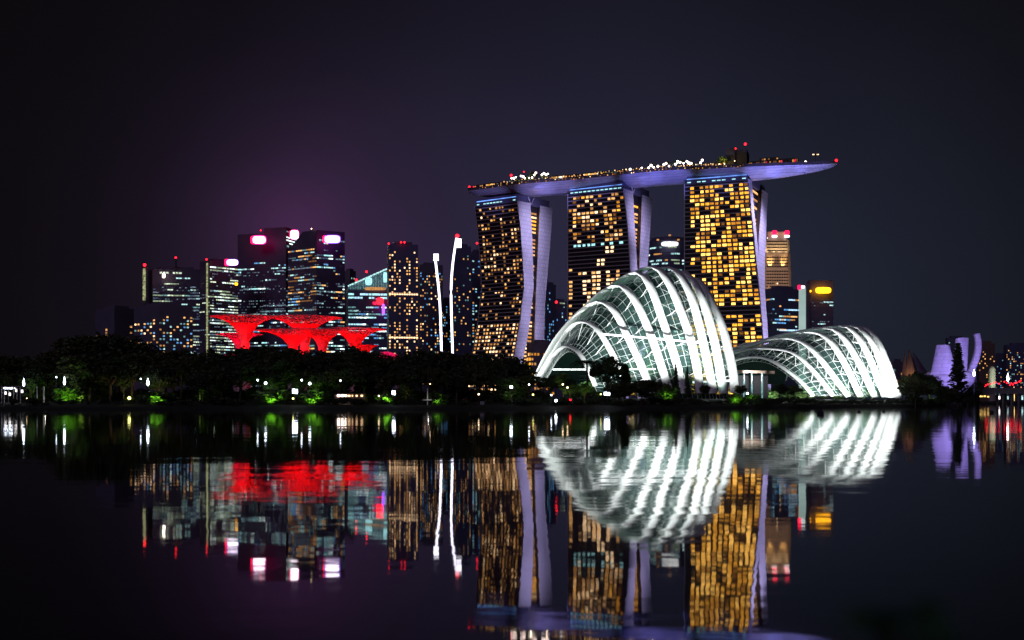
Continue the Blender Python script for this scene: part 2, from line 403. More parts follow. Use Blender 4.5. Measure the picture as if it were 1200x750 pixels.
lamp_ball(r, W(169.5, 310.5, 1610), 2.1, 'red'); mb = MB(); mb.tube([W(206, 318, 1625), W(206, 303, 1625)], [1.6, .9]); mb.build('roof_mast', M['darksteel'], r); lamp_ball(r, W(206, 302, 1625), 1.5, 'red')
sign(r, 190.2, 193.2, 320.5, 325.5, 1605, 'pinklamp', 'logo_panel')
# striped
r, ft, z1 = tower('office tower with bright striped white floors and a lit yellow corner strip', 234, 246, 279, 306, 1560, 18, 30, 'glass_dark',
      [('R', lambda A, B, z: office(A, B, ZL, z-3, 14, 3.9, green+['c3', 'g2'], .82, .4, .9, .42)), ('L', lambda A, B, z: office(A, B, ZL, z-40, 4, 3.9, ['g1', 'g2'], .55, .3, .6))])
mb = MB(); p0 = foot(241.6, 242.6, 243.8, 1557, 1, 1)
mb.prism(p0, ZL, ZP(308, 1557))
mb.build('corner_strip', E['strip_light'], r)
lamp_ball(r, W(242, 304, 1555), 1.3, 'red'); sign(r, 263, 269, 303.5, 311.5, 1553, 'logo_red'); sign(r, 266, 278.5, 304.5, 310.5, 1550, 'logo'); sign(r, 265, 279, 303.6, 311.3, 1552, 'violet_glow', 'sign_fringe_glow')  # larger violet plate: the light fringe round the sign, built as a glowing shape
sign(r, 275, 278.4, 331, 334.5, 1552, 'amber', 'logo_panel')
# big left
r, ft, z1 = tower('broad dark tower with two glowing white roof signs, taller on its right side', 278.5, 335, 350.5, 272, 1640, 24, 40, 'glass_dark',
      [('L', lambda A, B, z: office(A, B, ZL, z-26, 26, 4.0, cool, .6, .10, .82, rowp=lambda t: .92 if t > .78 or .40 < t < .60 or t < .32 else .35)), ('R', lambda A, B, z: office(A, B, ZL, z-30, 5, 4, cool, .35, .3, .6))], roof=False)
mb = MB(); mb.prism(foot(309, 335, 350.5, 1640.6, 11, 39), z1, ZP(266, 1640)); mb.build('roof_block', M['glass_dark'], r)
put_windows(r, office(Vector((XZ(335.5, 1640), 1641)), Vector((XZ(349, 1676), 1676)), ZP(290, 1645), ZP(267, 1645), 4, 4, ['c2', 'c1', 'c3'], .9, .6, .8), 0)
sign(r, 293.5, 301, 276.5, 286, 1630, 'logo_red'); sign(r, 296.5, 310.5, 277, 285, 1627, 'logo'); sign(r, 295, 312, 275.6, 286.4, 1629, 'fringe_pink', 'sign_fringe_glow'); sign(r, 339, 344, 270, 279, 1632, 'logo_red'); sign(r, 340.5, 349.5, 270, 280, 1629, 'logo'); sign(r, 339.5, 350.5, 269, 281, 1631, 'fringe_pink', 'sign_fringe_glow')  # pink plates behind stand in for the glow fringing both signs
lamp_ball(r, W(305.5, 270, 1640), 1.0, 'red')
# right one with the shoulder
Y = 1560
ftc = [Vector((XZ(337, Y+34), Y+34)), Vector((XZ(371, Y), Y)), Vector((XZ(404, Y+20), Y+20))]; ftc.append(ftc[0]+ftc[2]-ftc[1])
zs = ZP(289, Y); zt = ZP(269.5, Y)
r, ft, z1 = tower('dark tower with a sloping left shoulder and one glowing white sign', 337.5, 371, 404, 291, Y, 34, 20, 'glass_dark',
      [('L', lambda A, B, z: office(A, B, ZL, z+5, 14, 4, ['w1', 'w2', 'c1', 'w0', 'c2', 'd2', 'b1'], .5, .3, .7, rowp=lambda t: .85 if t > .62 or t < .46 else .4)),
       ('R', lambda A, B, z: office(A, B, ZL, z+16, 12, 4, cool+['w2'], .72, .25, .78))], roof=False)
mb = MB(); k = .52; A = ft[0].lerp(ft[1], k); D = ft[3].lerp(ft[2], k)
mb.prism([ft[0], A, D, ft[3]], z1, zt, z1s=[z1+1, zt, zt, z1+1]); mb.prism([A, ft[1], ft[2], D], z1, zt); mb.build('shoulder', M['glass_dark'], r)
sign(r, 378, 384.5, 276, 284.5, 1548, 'logo_red'); sign(r, 381, 397.5, 276.5, 284, 1545, 'logo'); sign(r, 379.5, 399, 275.3, 285.2, 1547, 'violet_glow', 'sign_fringe_glow')  # violet plate imitates the sign's fringe of light
lamp_ball(r, W(365, 268, Y), .8, 'lamp_warm')
tower('narrow dim tower half hidden between the sloping shoulder tower and the slanted glass roof', 403, 410, 417, 318, 1700, 10, 10, 'facade_grey',
      [('R', lambda A, B, z: homes(A, B, ZL, z, 5, 4, ['c1', 'w1', 'c2'], .22))])
# slanted glass roof
Y = 1380
r, ft, z1 = tower('glass office block with a slanted blue lit roof wedge', 406, 408, 456, 341, Y, 40, 6, 'facade_blue',
      [('R', lambda A, B, z: office(A, B, ZL, z-14, 16, 4, ['b1', 'c2', 'c1', 'b1', 'c3', 'b2', 'cy'], .9, .4, .75)),
       ('R', lambda A, B, z: office(A, B, z-10, z-1.5, 14, 4.2, ['b2', 'b2', 'cy'], 1, .9, .9, .55))], roof=False)
mb = MB(); mb.prism(ft, z1, z1, z1s=[ZP(336, Y), ZP(336, Y), ZP(314, Y), ZP(314, Y)]); mb.build('roof_wedge', mat('roof_wedge_glass', (.20, .24, .32), .3, 0, .3, .1), r)
mb = MB()
for k in range(25):
    t = (k+.5)/25; p = ft[1].lerp(ft[2], t); zt = ZP(336, Y)+(ZP(314, Y)-ZP(336, Y))*t
    mb.prism([p+Vector((-.28, -.5)), p+Vector((.28, -.5)), p+Vector((.28, -.1)), p+Vector((-.28, -.1))], z1+2, zt-.8)
mb.build('roof_mullions', E['c1'], r)
mb = MB(); a = Vector((*ft[1], ZP(336, Y)))+Vector((0, -1, .6)); b = Vector((*ft[2], ZP(314, Y)))+Vector((0, -1, .6)); mb.tube([a, b], .9, 5); mb.build('roof_edge', E['c2'], r)
for (x0, x1, y0, y1, k) in ((428, 436, 325, 334, 'cy'), (449, 453.5, 319, 331, 'cy'), (427, 452, 336.5, 340, 'w1')): sign(r, x0, x1, y0, y1, Y-3, k, 'lit_room')
sign(r, 441, 449.5, 349, 357, Y-3, 'red', 'logo_panel'); sign(r, 436.5, 441, 353.5, 357, Y-3.2, 'redsoft', 'logo_panel'); sign(r, 447.5, 451, 356, 369, Y-3.4, 'violet_glow', 'banner')
for p in ((417.5, 328), (429.5, 318.5)): lamp_ball(r, W(*p, Y+2), 1.4, 'red')
mb = MB(); mb.tube([W(417.5, 333, Y+2), W(417.5, 328, Y+2)], .3); mb.tube([W(429.5, 327, Y+2), W(429.5, 319, Y+2)], .3); mb.build('roof_mast', M['darksteel'], r)
# warm residential slab
r, ft, z1 = tower('slim dark tower with amber windows and two fully lit floors, red lamps on its roof', 453.5, 455.5, 490, 287, 1300, 26, 8, 'facade_blue',
      [('R', lambda A, B, z: homes(A, B, ZL, z-6, 12, 3.4, ['w1', 'w2', 'w3', 'w2'], .33, colp=lambda i: 1.5 if i in (0, 2, 4, 7, 8, 11) else .45)),
       ('R', lambda A, B, z: [cell(*flat(A, B), i, i+1, 0, 12, ZP(y, 1300), 3.4, .8, .6)+('w3',) for y in (346, 397) for i in range(12)])], lines=3.4)
for p in ((455.5, 285.5), (470, 284), (474, 284)): lamp_ball(r, W(*p, 1300), 1.0, 'red')
tower('dark apartment tower with many small warm windows beside the left white light mast', 490, 492, 519, 311, 1420, 30, 8, 'facade_grey',
      [('R', lambda A, B, z: homes(A, B, ZL, z-5, 11, 3.4, mixed, .33))], name='apartment_tower', lines=3.4)
tower('low blue lit apartment tower between the two white light masts', 516, 518, 531, 352, 1500, 30, 6, 'facade_blue',
      [('R', lambda A, B, z: homes(A, B, ZL, z-4, 6, 3.4, ['c1', 'cy', 'b1', 'w1', 'b1'], .33))], name='apartment_tower', lines=3.4)
tower('dark violet apartment tower with sparse windows behind the right white light mast', 530, 532, 552, 289, 1360, 30, 8, 'facade_blue',
      [('R', lambda A, B, z: homes(A, B, ZL, z-8, 8, 3.4, ['w1', 'w2', 'c1'], .14))], name='apartment_tower', lines=3.4)
r, ft, z1 = tower('dim tower showing its lit stair column just left of the leftmost hotel tower', 551, 553, 566, 296, 1440, 20, 6, 'facade_blue',
      [('R', lambda A, B, z: homes(A, B, ZL, z-8, 4, 3.4, ['w1', 'c2', 'b1'], .3))], name='apartment_tower', lines=3.4)
lamp_ball(r, W(559, 285, 1440), 1.3, 'red'); mb = MB(); mb.tube([W(559, 296, 1440), W(559, 286, 1440)], .4); mb.build('roof_mast', M['darksteel'], r)
tower('dim blue tower seen in the gap right of the leftmost hotel tower', 636, 641, 651.5, 334, 1500, 16, 10, 'facade_blue',
      [('R', lambda A, B, z: homes(A, B, ZL, z-8, 5, 4, ['c1', 'b1', 'b1'], .22)), ('L', lambda A, B, z: homes(A, B, ZL, z-8, 3, 4, ['c1', 'b1'], .2))], lines=4)
r, ft, z1 = tower('short dim tower with a red lamp in the gap between two hotel towers', 649, 652, 664, 354, 1420, 16, 8, 'facade_blue',
      [('R', lambda A, B, z: homes(A, B, ZL, z-3, 6, 4, ['c1', 'c2', 'b1'], .14)), ('R', lambda A, B, z: [cell(*flat(A, B), i, i+1, 0, 6, z-2.6, 3, .9, .5)+('g1',) for i in (2, 3, 4)])], lines=4)
lamp_ball(r, W(652, 354, 1415), 1.6, 'red')
# rounded banded tower between hotel towers two and three
Y = 1450; cx = XZ(783, Y+30); R0 = 27.0
r = empty('office_tower', (cx, Y+30, G0), 'rounded office tower with white banded floors between the middle and right hotel towers', 'building')
mb = MB(); zt = ZP(276, Y)
mb.lathe((cx, Y+30, 0), [(R0, G0), (R0, zt-14), (R0*.97, zt-5), (R0*.8, zt)], 28, smooth=False); mb.build('facade', M['facade_blue'], r)
mb = MB(); z = ZL
while z < zt-15: mb.lathe((cx, Y+30, z), [(R0+.3, 0), (R0+.3, .7)], 28); z += 4
mb.build('floor_bands', M['facade_blue'], r)
q = []; z = 60; n = 28
def cyl(a, z): return Vector((cx+(R0+.15)*math.sin(a), Y+30-(R0+.15)*math.cos(a), z))
while z < zt-15:
    if random.random() < .62:
        i = -10
        while i < 10:
            if random.random() < .6:
                e = min(10, i+random.randint(1, 3)); k = random.choice(['c1', 'c2', 'c3', 'c2', 'g1', 'w1'])
                for s_ in range(i, e):
                    a0, a1 = s_*.14, (s_+.92)*.14
                    q.append((cyl(a0, z+1.2), cyl(a1, z+1.2), cyl(a1, z+3), cyl(a0, z+3), k))
                i = e
            i += 1
    z += 4
put_windows(r, q); sign(r, 775, 795, 283, 288.5, Y-3, 'wh'); 
for x, y in ((771, 281), (785, 275.5), (795, 281)): sign(r, x-1.5, x+1.5, y-1, y+1, Y-2.5, 'w1', 'lit_room')

# floodlit stepped tower on the right
Y = 1560
r = empty('office_tower', (XZ(911, Y), Y+20, G0), 'stepped stone tower floodlit in warm gold with two red roof lamps', 'building')
def octo(cx, cy, hw, ch): return [Vector((cx+x*hw, cy+y*hw)) for x, y in ((-1, -1+ch), (-1+ch, -1), (1-ch, -1), (1, -1+ch), (1, 1-ch), (1-ch, 1), (-1+ch, 1), (-1, 1-ch))]
cx = XZ(911, Y); hw = 16.8*Y/F; cy = Y+hw
secs = [(G0, ZP(316, Y), 1.0), (ZP(316, Y), ZP(297, Y), .97), (ZP(297, Y), ZP(281, Y), .90), (ZP(281, Y), ZP(271, Y), .80)]
for z0, z1, k in secs:
    mb = MB(); mb.prism(octo(cx, cy, hw*k, .22), z0, z1); mb.build('storeys', M['pale_stone'], r)
mb = MB()
for z0, z1, k in secs[:3]:
    z = z0+2.0
    while z < z1-2:
        mb.prism(octo(cx, cy, hw*k+.25, .22), z, z+1.0); z += 4
mb.build('sills', M['pale_stone'], r)
mb = MB()
for z0, z1, k in secs[:3]:
    z = z0+3
    while z < z1-3:
        for i in range(-6, 7):
            x = cx+i*hw*k*.78/6.5; y = cy-hw*k
            mb.hexa([Vector((x-.95, y-.08, z)), Vector((x+.95, y-.08, z)), Vector((x+.95, y+.1, z)), Vector((x-.95, y+.1, z))], [Vector((x-.95, y-.08, z+2.3)), Vector((x+.95, y-.08, z+2.3)), Vector((x+.95, y+.1, z+2.3)), Vector((x-.95, y+.1, z+2.3))])
        z += 4
o = mb.build('windows', M['hotel_glass'], r); o['kind'] = 'stuff'
q = []
for i in range(60):
    x = cx+random.randint(-6, 6)*hw*.78/6.5; y = cy-hw-.12; z = G0+3+4*random.randint(8, 38)
    if z < ZP(322, Y): q.append((Vector((x-.8, y, z)), Vector((x+.8, y, z)), Vector((x+.8, y, z+2)), Vector((x-.8, y, z+2)), random.choice(['w1', 'w2', 'w3'])))
put_windows(r, q)
for x in (907.8, 922.4):
    sign(r, x-3, x+3, 275.5, 278.2, Y-1, 'glowwhite', 'crown_light'); sign(r, x-2.6, x+2.6, 270, 275, Y-1.2, 'logo_red', 'roof_lamp')
sign(r, 899, 903, 278, 280, Y+4, 'glowwhite', 'crown_light')
for x in (902.5, 917.5):
    spot('uplight', W(x, 314, Y-4), W(x, 296, Y+7), 60000, (1.0, .52, .14), 60, .4, .9)
for x in (898, 907, 914, 922): spot('uplight', W(x, 297, Y-4), W(x, 285, Y+6), 9000, (1.0, .66, .3), 90, .4, .8)
spot('floodlight', (XZ(917, 1424), 1424, 143), (cx, Y, 150), 450000, (1.0, .55, .33), 75, 1, .6)
# dark blue block in front
r, ft, z1 = tower('dark blue office block with cyan lit lower floors below the gold floodlit tower', 896, 905, 937, 339, 1400, 14, 16, 'facade_blue',
      [('R', lambda A, B, z: office(A, B, ZP(388, 1400), z-8, 12, 4, ['b1', 'b2', 'c2', 'w2', 'w1', 'b2'], .62, .25, .6)), ('L', lambda A, B, z: office(A, B, ZP(388, 1400), z-8, 4, 4, ['b1', 'w1'], .3, .3, .5)),
       ('R', lambda A, B, z: [cell(*flat(A, B), i, i+1, 0, 12, ZP(388.5, 1400), 4, .9, .5)+('b2',) for i in range(3, 12)])])
# fin and block with amber sign
r, ft, z1 = tower('grey block with a glowing amber roof sign and white striped floors', 946, 949, 976.5, 328, 1350, 14, 5, 'facade_grey',
      [('R', lambda A, B, z: office(A, B, ZP(385, 1350), z-22, 12, 3.6, ['c1', 'c2', 'c2'], .6, .2, .6, .35))], roof=False)
sign(r, 956, 974, 336.5, 343.8, 1345, 'amber'); sign(r, 946.5, 951, 340, 342.3, 1346, 'amber', 'logo_panel')
Y = 1340
r = empty('light_fin', (XZ(940.5, Y), Y, G0), 'tall slim pale green lit fin with a red lamp beside the amber sign block', 'tower')
mb = MB(); mb.prism(foot(936, 936.6, 944.3, Y, 6, 1), G0, ZP(337.5, Y)); mb.build('lit_panel', E['fin'], r)
mb = MB(); mb.prism(foot(944.4, 944.8, 949, Y+4, 6, 2), G0, ZP(331, Y)); mb.build('stair_core', M['facade_grey'], r)
sign(r, 938.5, 943.5, 334.5, 338, Y-1, 'wh', 'lit_cap'); sign(r, 935, 939, 334, 339.5, Y-1.5, 'logo_red', 'roof_lamp')
# far right homes
Y = 1650
tower('brown apartment tower with a flat top just right of the curved violet petal', 1145, 1147, 1166, 403, Y, 20, 6, 'facade_brown', [('R', lambda A, B, z: homes(A, B, 14, z-8, 9, 3.2, ['w1', 'w2'], .14))], name='apartment_tower', lines=3.2)
tower('wide dark apartment tower with scattered lights at the right edge of the skyline', 1176, 1179, 1212, 405, 1750, 20, 6, 'facade_blue', [('R', lambda A, B, z: homes(A, B, 14, z-5, 16, 3.2, ['w1', 'c1', 'c2', 'w2'], .26))], name='apartment_tower', lines=3.2)
tower('low dark apartment block behind the pale domed turret', 1164, 1166, 1180, 417, 1800, 20, 6, 'facade_blue', [('R', lambda A, B, z: homes(A, B, 14, z-5, 7, 3.2, ['w1', 'c1', 'b1'], .2))], name='apartment_block', lines=3.2)
tower('dim teal tower top seen behind the tall conifer and violet petals', 1108, 1111, 1133, 397, 1700, 12, 6, mat and 'facade_blue', [('R', lambda A, B, z: homes(A, B, z-40, z-2, 8, 4, ['c1', 'cy'], .12))], lines=4)
tower('low dim building just right of the right glass dome', 1044, 1047, 1058, 425, 1300, 10, 5, 'facade_grey', [('R', lambda A, B, z: homes(A, B, 20, z-4, 4, 4, ['c1', 'w1'], .15))], name='low_building', lines=4)

# ------------------------------------------------------------------ the three hotel towers
def interp(tab, y):
    tab = sorted(tab)
    if y <= tab[0][0]: return tab[0][1]
    for (a, va), (b, vb) in zip(tab, tab[1:]):
        if y <= b: return va+(vb-va)*(y-a)/(b-a)
    return tab[-1][1]
def hotel(label, px_r, py_top, Y, th, Lu, mode, fl, fr2, rl, rr, left_extra, rowfn, ncol, nrow, winsize, mid_dark=None):
    """Two leaning slabs with an atrium between them. fl/fr2 (rl/rr): picture columns of the front (rear) end wall's two edges against picture row."""
    U = Vector((math.cos(th), -math.sin(th), 0)); V = Vector((math.sin(th), math.cos(th), 0))
    O = Vector((XZ(px_r, Y), Y, 0)); zt = ZP(py_top, Y)
    def solve(px, along):                           # offset along U or V from O that brings the point to column px
        k = (px-600)/F
        return (k*O.y-O.x)/(along.x-k*along.y)
    def at_row(tab, z):
        return interp(tab, HY-(z-CH)*F/Y)
    zs = [G0+(zt-G0)*i/26 for i in range(27)]
    def front(z):                                   # u of right end, v of front face, v of back of front slab
        if mode == 'v':
            v0 = solve(at_row(fl, z), V); u = 0.0
        else:
            v0 = 0.0; u = solve(at_row(fl, z), U)
        O2 = O+U*u; k = (at_row(fr2, z)-600)/F
        v1 = (k*O2.y-O2.x)/(V.x-k*V.y)
        return u, v0, v1
    def rear(z):
        u = front(z)[0] if mode != 'v' else 0.0
        O2 = O+U*u
        ka, kb = (at_row(rl, z)-600)/F, (at_row(rr, z)-600)/F
        return u, (ka*O2.y-O2.x)/(V.x-ka*V.y), (kb*O2.y-O2.x)/(V.x-kb*V.y)
    def P(u, v, z): p = O+U*u+V*v; return Vector((p.x, p.y, z))
    cu = -Lu/2
    base = P(cu, 20, G0)
    root = empty('hotel_tower', base, label, 'hotel tower')
    def left_u(z): return -Lu+left_extra(z)
    def slab(name, fn, ext=0.0):
        mb = MB(); rows = []
        for z in zs:
            u, v0, v1 = fn(z); ul = left_u(z)
            rows.append([P(ul, v0, z), P(u-.5, v0, z), P(u-.5, v1, z), P(ul, v1, z)])
        mb.grid(rows, closed_u=True, smooth=False); mb.face(rows[-1]); mb.face(rows[0][::-1])
        return mb.build(name, M['hotel_glass'], root)
    slab('front_slab', front); slab('rear_slab', rear)
    def endwall(fn, right=True):
        mb = MB(); rows = []
        for z in zs+[zt+1.2]:
            u, v0, v1 = fn(z)
            if not right: u = left_u(z)-.2
            rows.append([P(u-.5, v0-.5, z), P(u+.2, v0-.5, z), P(u+.2, v1+.4, z), P(u-.5, v1+.4, z)])
        mb.grid(rows, closed_u=True, smooth=False); mb.face(rows[-1]); mb.face(rows[0][::-1])
        return mb.build('end_wall', M['endwall'], root)
    endwall(front); endwall(rear); endwall(front, False); endwall(rear, False)
    # atrium glazing between the slabs
    mb = MB(); rows = []
    for z in zs:
        u, v0, v1 = front(z); u2, w0, w1 = rear(z)
        a, b = v1+.2, w0-.2
        if b < a+.3: a, b = (a+b)/2-.2, (a+b)/2+.2
        ul = left_u(z)+3
        rows.append([P(ul, a, z), P(u-4, a, z), P(u-4, b, z), P(ul, b, z)])
    mb.grid(rows, closed_u=True, smooth=False); mb.face(rows[-1]); mb.build('atrium_glazing', M['hotel_glass'], root)
    pitch = (zt-6-G0)/nrow
    FL = lambda z: P(left_u(z), front(z)[1], z); FR = lambda z: P(front(z)[0]-.6, front(z)[1], z)
    mb = MB()
    for j in range(1, nrow+1):
        z = G0+4+j*pitch
        if z > zt-.5: continue
        a, b = FL(z), FR(z); c, d = FL(z+.75), FR(z+.75); n = -V*.7
        mb.hexa([a+n, b+n, b+V*.3, a+V*.3], [c+n, d+n, d+V*.3, c+V*.3])
    mb.build('balcony_bands', M['slab'], root)
    mb = MB()
    for i in range(ncol+1):
        t = i/ncol
        for k in range(0, 26):
            p, q_ = FL(zs[k]).lerp(FR(zs[k]), t), FL(zs[k+1]).lerp(FR(zs[k+1]), t); n = -V*.35; w = U*.15
            mb.hexa([p-w+n, p+w+n, p+w+V*.2, p-w+V*.2], [q_-w+n, q_+w+n, q_+w+V*.2, q_-w+V*.2])
    mb.build('mullions', M['hotel_glass'], root)
    q = []
    for j in range(nrow):
        for i in range(ncol):
            k = rowfn(i, j/nrow, HY-(G0+4+(j+.5)*pitch-CH)*F/Y)
            if k:
                wf, hf = winsize(j/nrow)
                wf *= random.uniform(.72, 1.1); hf *= random.uniform(.82, 1.05); sh_ = random.uniform(-.08, .08)
                a, b, c, d = cell(FL, FR, i+sh_, i+1+sh_, j, ncol, G0+4.75, pitch, wf, hf)
                q.append((a-V*.14, b-V*.14, c-V*.14, d-V*.14, k))
    # atrium end windows
    for j in range(nrow):
        z = G0+4.75+j*pitch
        u, v0, v1 = front(z); u2, w0, w1 = rear(z)
        if w0-v1 > 2.5 and random.random() < .68:
            m0 = v1+.6+(w0-v1-1.2)*random.choice([0, 0, .45]); m1 = w0-.6
            q.append((P(u-3.8, m0, z+.6), P(u-3.8, m1, z+.6), P(u-3.8, m1, z+pitch-1.2), P(u-3.8, m0, z+pitch-1.2), random.choice(['w1', 'w2', 'o1', 'w2', 'w3', 'o2'])))
    put_windows(root, q)
    # sky lobby under the hull
    mb = MB(); z0, z1 = zt, zt+7.5; ul = left_u(zt)+1.5; ur = front(zt)[0]-2; w1 = rear(zt)[2]-1.5
    mb.prism([P(ul, .6, 0).xy, P(ur, .6, 0).xy, P(ur, w1, 0).xy, P(ul, w1, 0).xy], z0, z1); mb.build('sky_lobby', M['facade_blue'], root)
    mb = MB()
    a, b = P(ul, .4, zt+4.6), P(ur, .4, zt+4.6); mb.hexa([a, b, b+V*.15, a+V*.15], [x+Vector((0, 0, .7)) for x in (a, b, b+V*.15, a+V*.15)]); mb.build('lobby_light', E['bluestrip'], root)
    n = 12
    for i in range(n):
        if random.random() < .75:
            mb = MB()
            a = P(ul+(ur-ul)*(i+.1)/n, .4, zt+1.8); b = P(ul+(ur-ul)*(i+.8)/n, .4, zt+1.8)
            mb.hexa([a, b, b+V*.15, a+V*.15], [x+Vector((0, 0, .8)) for x in (a, b, b+V*.15, a+V*.15)])
            mb.build('lobby_window', E['cy'], root)
    for s in (-1, 1):
        mb = MB(); mb.tube([P(ur+1.5, (front(zt)[2]+2), zt+.5), P(ur+1.5, front(zt)[2]+2+s*4.5, zt+7)], .55, 6); mb.build('hull_strut', M['endwall'], root)
    return P, front, rear, zt, root
TH1, TH2, TH3 = R(38), R(32), R(24)
t1_fl = [(234, 606.3), (268, 610.4), (304, 613), (337, 614.5), (348, 612.8), (372, 610.4), (396, 606.4), (418, 602.8), (440, 598)]
t1_fr = [(234, 621), (268, 623), (304, 624.2), (337, 625), (348, 623.2), (372, 621), (396, 617.6), (418, 612.8), (440, 608)]
t1_rl = [(236, 633.6), (268, 632), (304, 630.6), (337, 629), (348, 628.6), (396, 627), (440, 626)]
t1_rr = [(236, 646.8), (268, 645.2), (304, 642), (337, 639.6), (348, 638.5), (396, 637.3), (440, 636)]
t2_fl = [(222, 731), (256, 735), (290, 737.5), (316, 739), (350, 739), (400, 734), (440, 729)]
t2_fr = [(222, 741.6), (256, 743), (290, 745), (316, 746.4), (350, 746), (400, 741), (440, 736)]
t2_rl = [(224, 753), (256, 752), (290, 750.6), (316, 749.5), (350, 748.5), (440, 748)]
t2_rr = [(224, 764), (256, 761.8), (290, 759.8), (316, 758), (350, 756.5), (440, 755)]
t3_fl = [(204, 877), (222, 878.7), (244, 880), (280, 884), (304, 886), (338, 890), (397, 894.6), (440, 897)]
t3_fr = [(204, 879.8), (222, 881.8), (244, 883.3), (280, 887), (304, 889.3), (338, 894), (397, 899), (440, 901)]
t3_rl = [(214, 893.5), (244, 892), (280, 889.5), (304, 889.3), (338, 894.2), (440, 901.2)]
t3_rr = [(214, 899.5), (244, 898), (280, 897), (304, 895.8), (338, 896), (440, 903)]
vf = [random.random() for _ in range(40)]
def rows1(i, t, y):
    if 372 < y < 379: return None
    if y >= 379: return random.choice(['w1', 'w2', 'w2', 'w3']) if random.random() < .66 else None
    if 355 < y < 372: return random.choice(['w1', 'w1', 'w2']) if random.random() < .2 else None
    p = .42+.18*math.sin(i*1.9)
    return random.choice(['w0', 'w1', 'w1', 'w2', 'w1', 'w3', 'o1', 'w0', 'w2']) if random.random() < p else None
def rows2(i, t, y):
    if 284 < y < 288.5: return 'cy' if 1 <= i <= 11 and random.random() < .85 else None
    if y <= 284:
        p = .66 if i in (1, 2, 3, 4, 5, 8, 9, 10, 11) else .22
        return random.choice(['w2', 'o2', 'w2', 'o1', 'w3', 'w1', 'o0', 'w1']) if random.random() < p else None
    if 289 < y < 296: return 'w3' if i in (8, 9) else None
    if 304 < y < 312: return 'w3' if i in (6, 7) and random.random() < .9 else None
    if 317 < y < 362:
        if i in (3, 4, 5, 6): return random.choice(['w3', 'w2', 'w3']) if random.random() < .66 else None
        if i in (8, 9, 10): return random.choice(['w3', 'w2']) if random.random() < (.7 if y < 333 else .35) else None
    return random.choice(['w1', 'w2']) if (i == 0 and random.random() < .5) or random.random() < .03 else None
def rows3(i, t, y):
    if 357 < y < 367: return 'w1' if random.random() < .12 else None
    if i == 0: return None
    g = mnoise.noise(Vector((i*.45, t*22, 3.1)))
    p = .68+.55*g
    if y < 222: p -= .1
    return random.choice(['o2', 'o2', 'o3', 'o2', 'o2', 'o1', 'o3', 'o1', 'o3', 'o0']) if random.random() < p+.05 else None
T1 = hotel('leftmost of three hotel towers, its front leg sweeping out at the base', 606.3, 236.5, 1049, TH1, 49, 'v', t1_fl, t1_fr, t1_rl, t1_rr, lambda z: 0.0, rows1, 13, 50, lambda t: (.55, .5))
T2 = hotel('middle hotel tower with a cyan lit floor and mostly dark lower storeys', 731, 222.5, 1010, TH2, 54.5, 'u', t2_fl, t2_fr, t2_rl, t2_rr, lambda z: 0.0, rows2, 13, 50, lambda t: (.72, .58))
T3 = hotel('rightmost hotel tower with nearly all its windows lit golden yellow', 877, 211.5, 973, TH3, 53.8, 'u', t3_fl, t3_fr, t3_rl, t3_rr, lambda z: 0.0, rows3, 13, 50, lambda t: (.76, .62))
for (P, front, rear, zt, root), pw in ((T1, 1.0), (T2, .85), (T3, .55)):
    lilac = (.60, .53, 1.0)
    if root is T3[-1]:
        spot('wall_floodlight', P(80, 26, 6), P(0, 22, 95), 1300000*pw, lilac, 95, 1.5, .8); spot('wall_floodlight', P(46, 16, 176), P(0, 22, 135), 560000*pw, lilac, 105, 1.5, .8)
    else:                                        # fixtures on the neighbouring tower's end
        for z in (14, 48, 82, 116, 150, 172): spot('wall_floodlight', P(29, 15, z), P(0, 21, z+(4 if z < 160 else -10)), 30000*pw, lilac, 118, 1.5, .9)

# ------------------------------------------------------------------ sky park
sp = empty('sky_park', W(760, 205, 1010), 'long boat shaped roof deck resting across all three hotel towers, its belly lit violet', 'sky park')
front_edge = [(548.5, 223.0), (570, 221.2), (602, 216.3), (664, 211.4), (722, 205.2), (779.5, 199.8), (826, 198.0), (874, 195.4), (915, 194.0), (950, 193), (980.5, 191.6)]
ZTOP = 195.5
EDGE_Y = [(548, 1083), (561, 1073), (606, 1046), (666, 1029), (731, 1007), (803, 989), (877, 967), (915, 957), (981, 944)]
def fe(px, py): Yq = interp(EDGE_Y, px); return Vector((XZ(px, Yq), Yq, ZP(py, Yq)))
FE = [fe(*p) for p in front_edge]
def catmull(P, n):
    out = []
    for i in range(len(P)-1):
        p0, p1, p2, p3 = P[max(i-1, 0)], P[i], P[i+1], P[min(i+2, len(P)-1)]
        for k in range(n):
            t = k/n; out.append(.5*((2*p1)+(p2-p0)*t+(2*p0-5*p1+4*p2-p3)*t*t+(3*p1-p0-3*p2+p3)*t*t*t))
    out.append(P[-1]); return out
FES = catmull(FE, 6)
L_ = [0]
for a, b in zip(FES, FES[1:]): L_.append(L_[-1]+(b-a).length)
tot = L_[-1]
sec = []
for i, p in enumerate(FES):
    s = L_[i]/tot; k = .72-.42*s                 # plan angle of the hull's axis
    V = Vector((math.sin(k), math.cos(k), 0))
    fw = 45*min(1, (.22+.78*math.sin(min(1, s/.10)*math.pi/2)))
    if s > .62: fw = 45*math.sqrt(max(0, 1-((s-.62)/.38)**2.3))+1.0
    dep = 7.6*min(1, .45+.55*min(1, s/.08))
    if s > .70: dep = 7.6*(1-((s-.70)/.30)**1.8)+.7
    sec.append((p, V, fw, dep, s))
rows = []
for p, V, fw, dep, s in sec:
    row = []
    off = 0
    for k in range(15):
        a = math.pi*k/14; x = (1-math.cos(a))/2; zz = -math.sin(a)**1.3*dep if 0 < k < 14 else 0
        q_ = p+V*(fw*x); row.append(Vector((q_.x, q_.y, p.z+zz)))
    rows.append(row)
mb = MB(); mb.grid(rows); mb.face(rows[0]); mb.face(rows[-1][::-1]); mb.build('hull', M['hull'], sp)
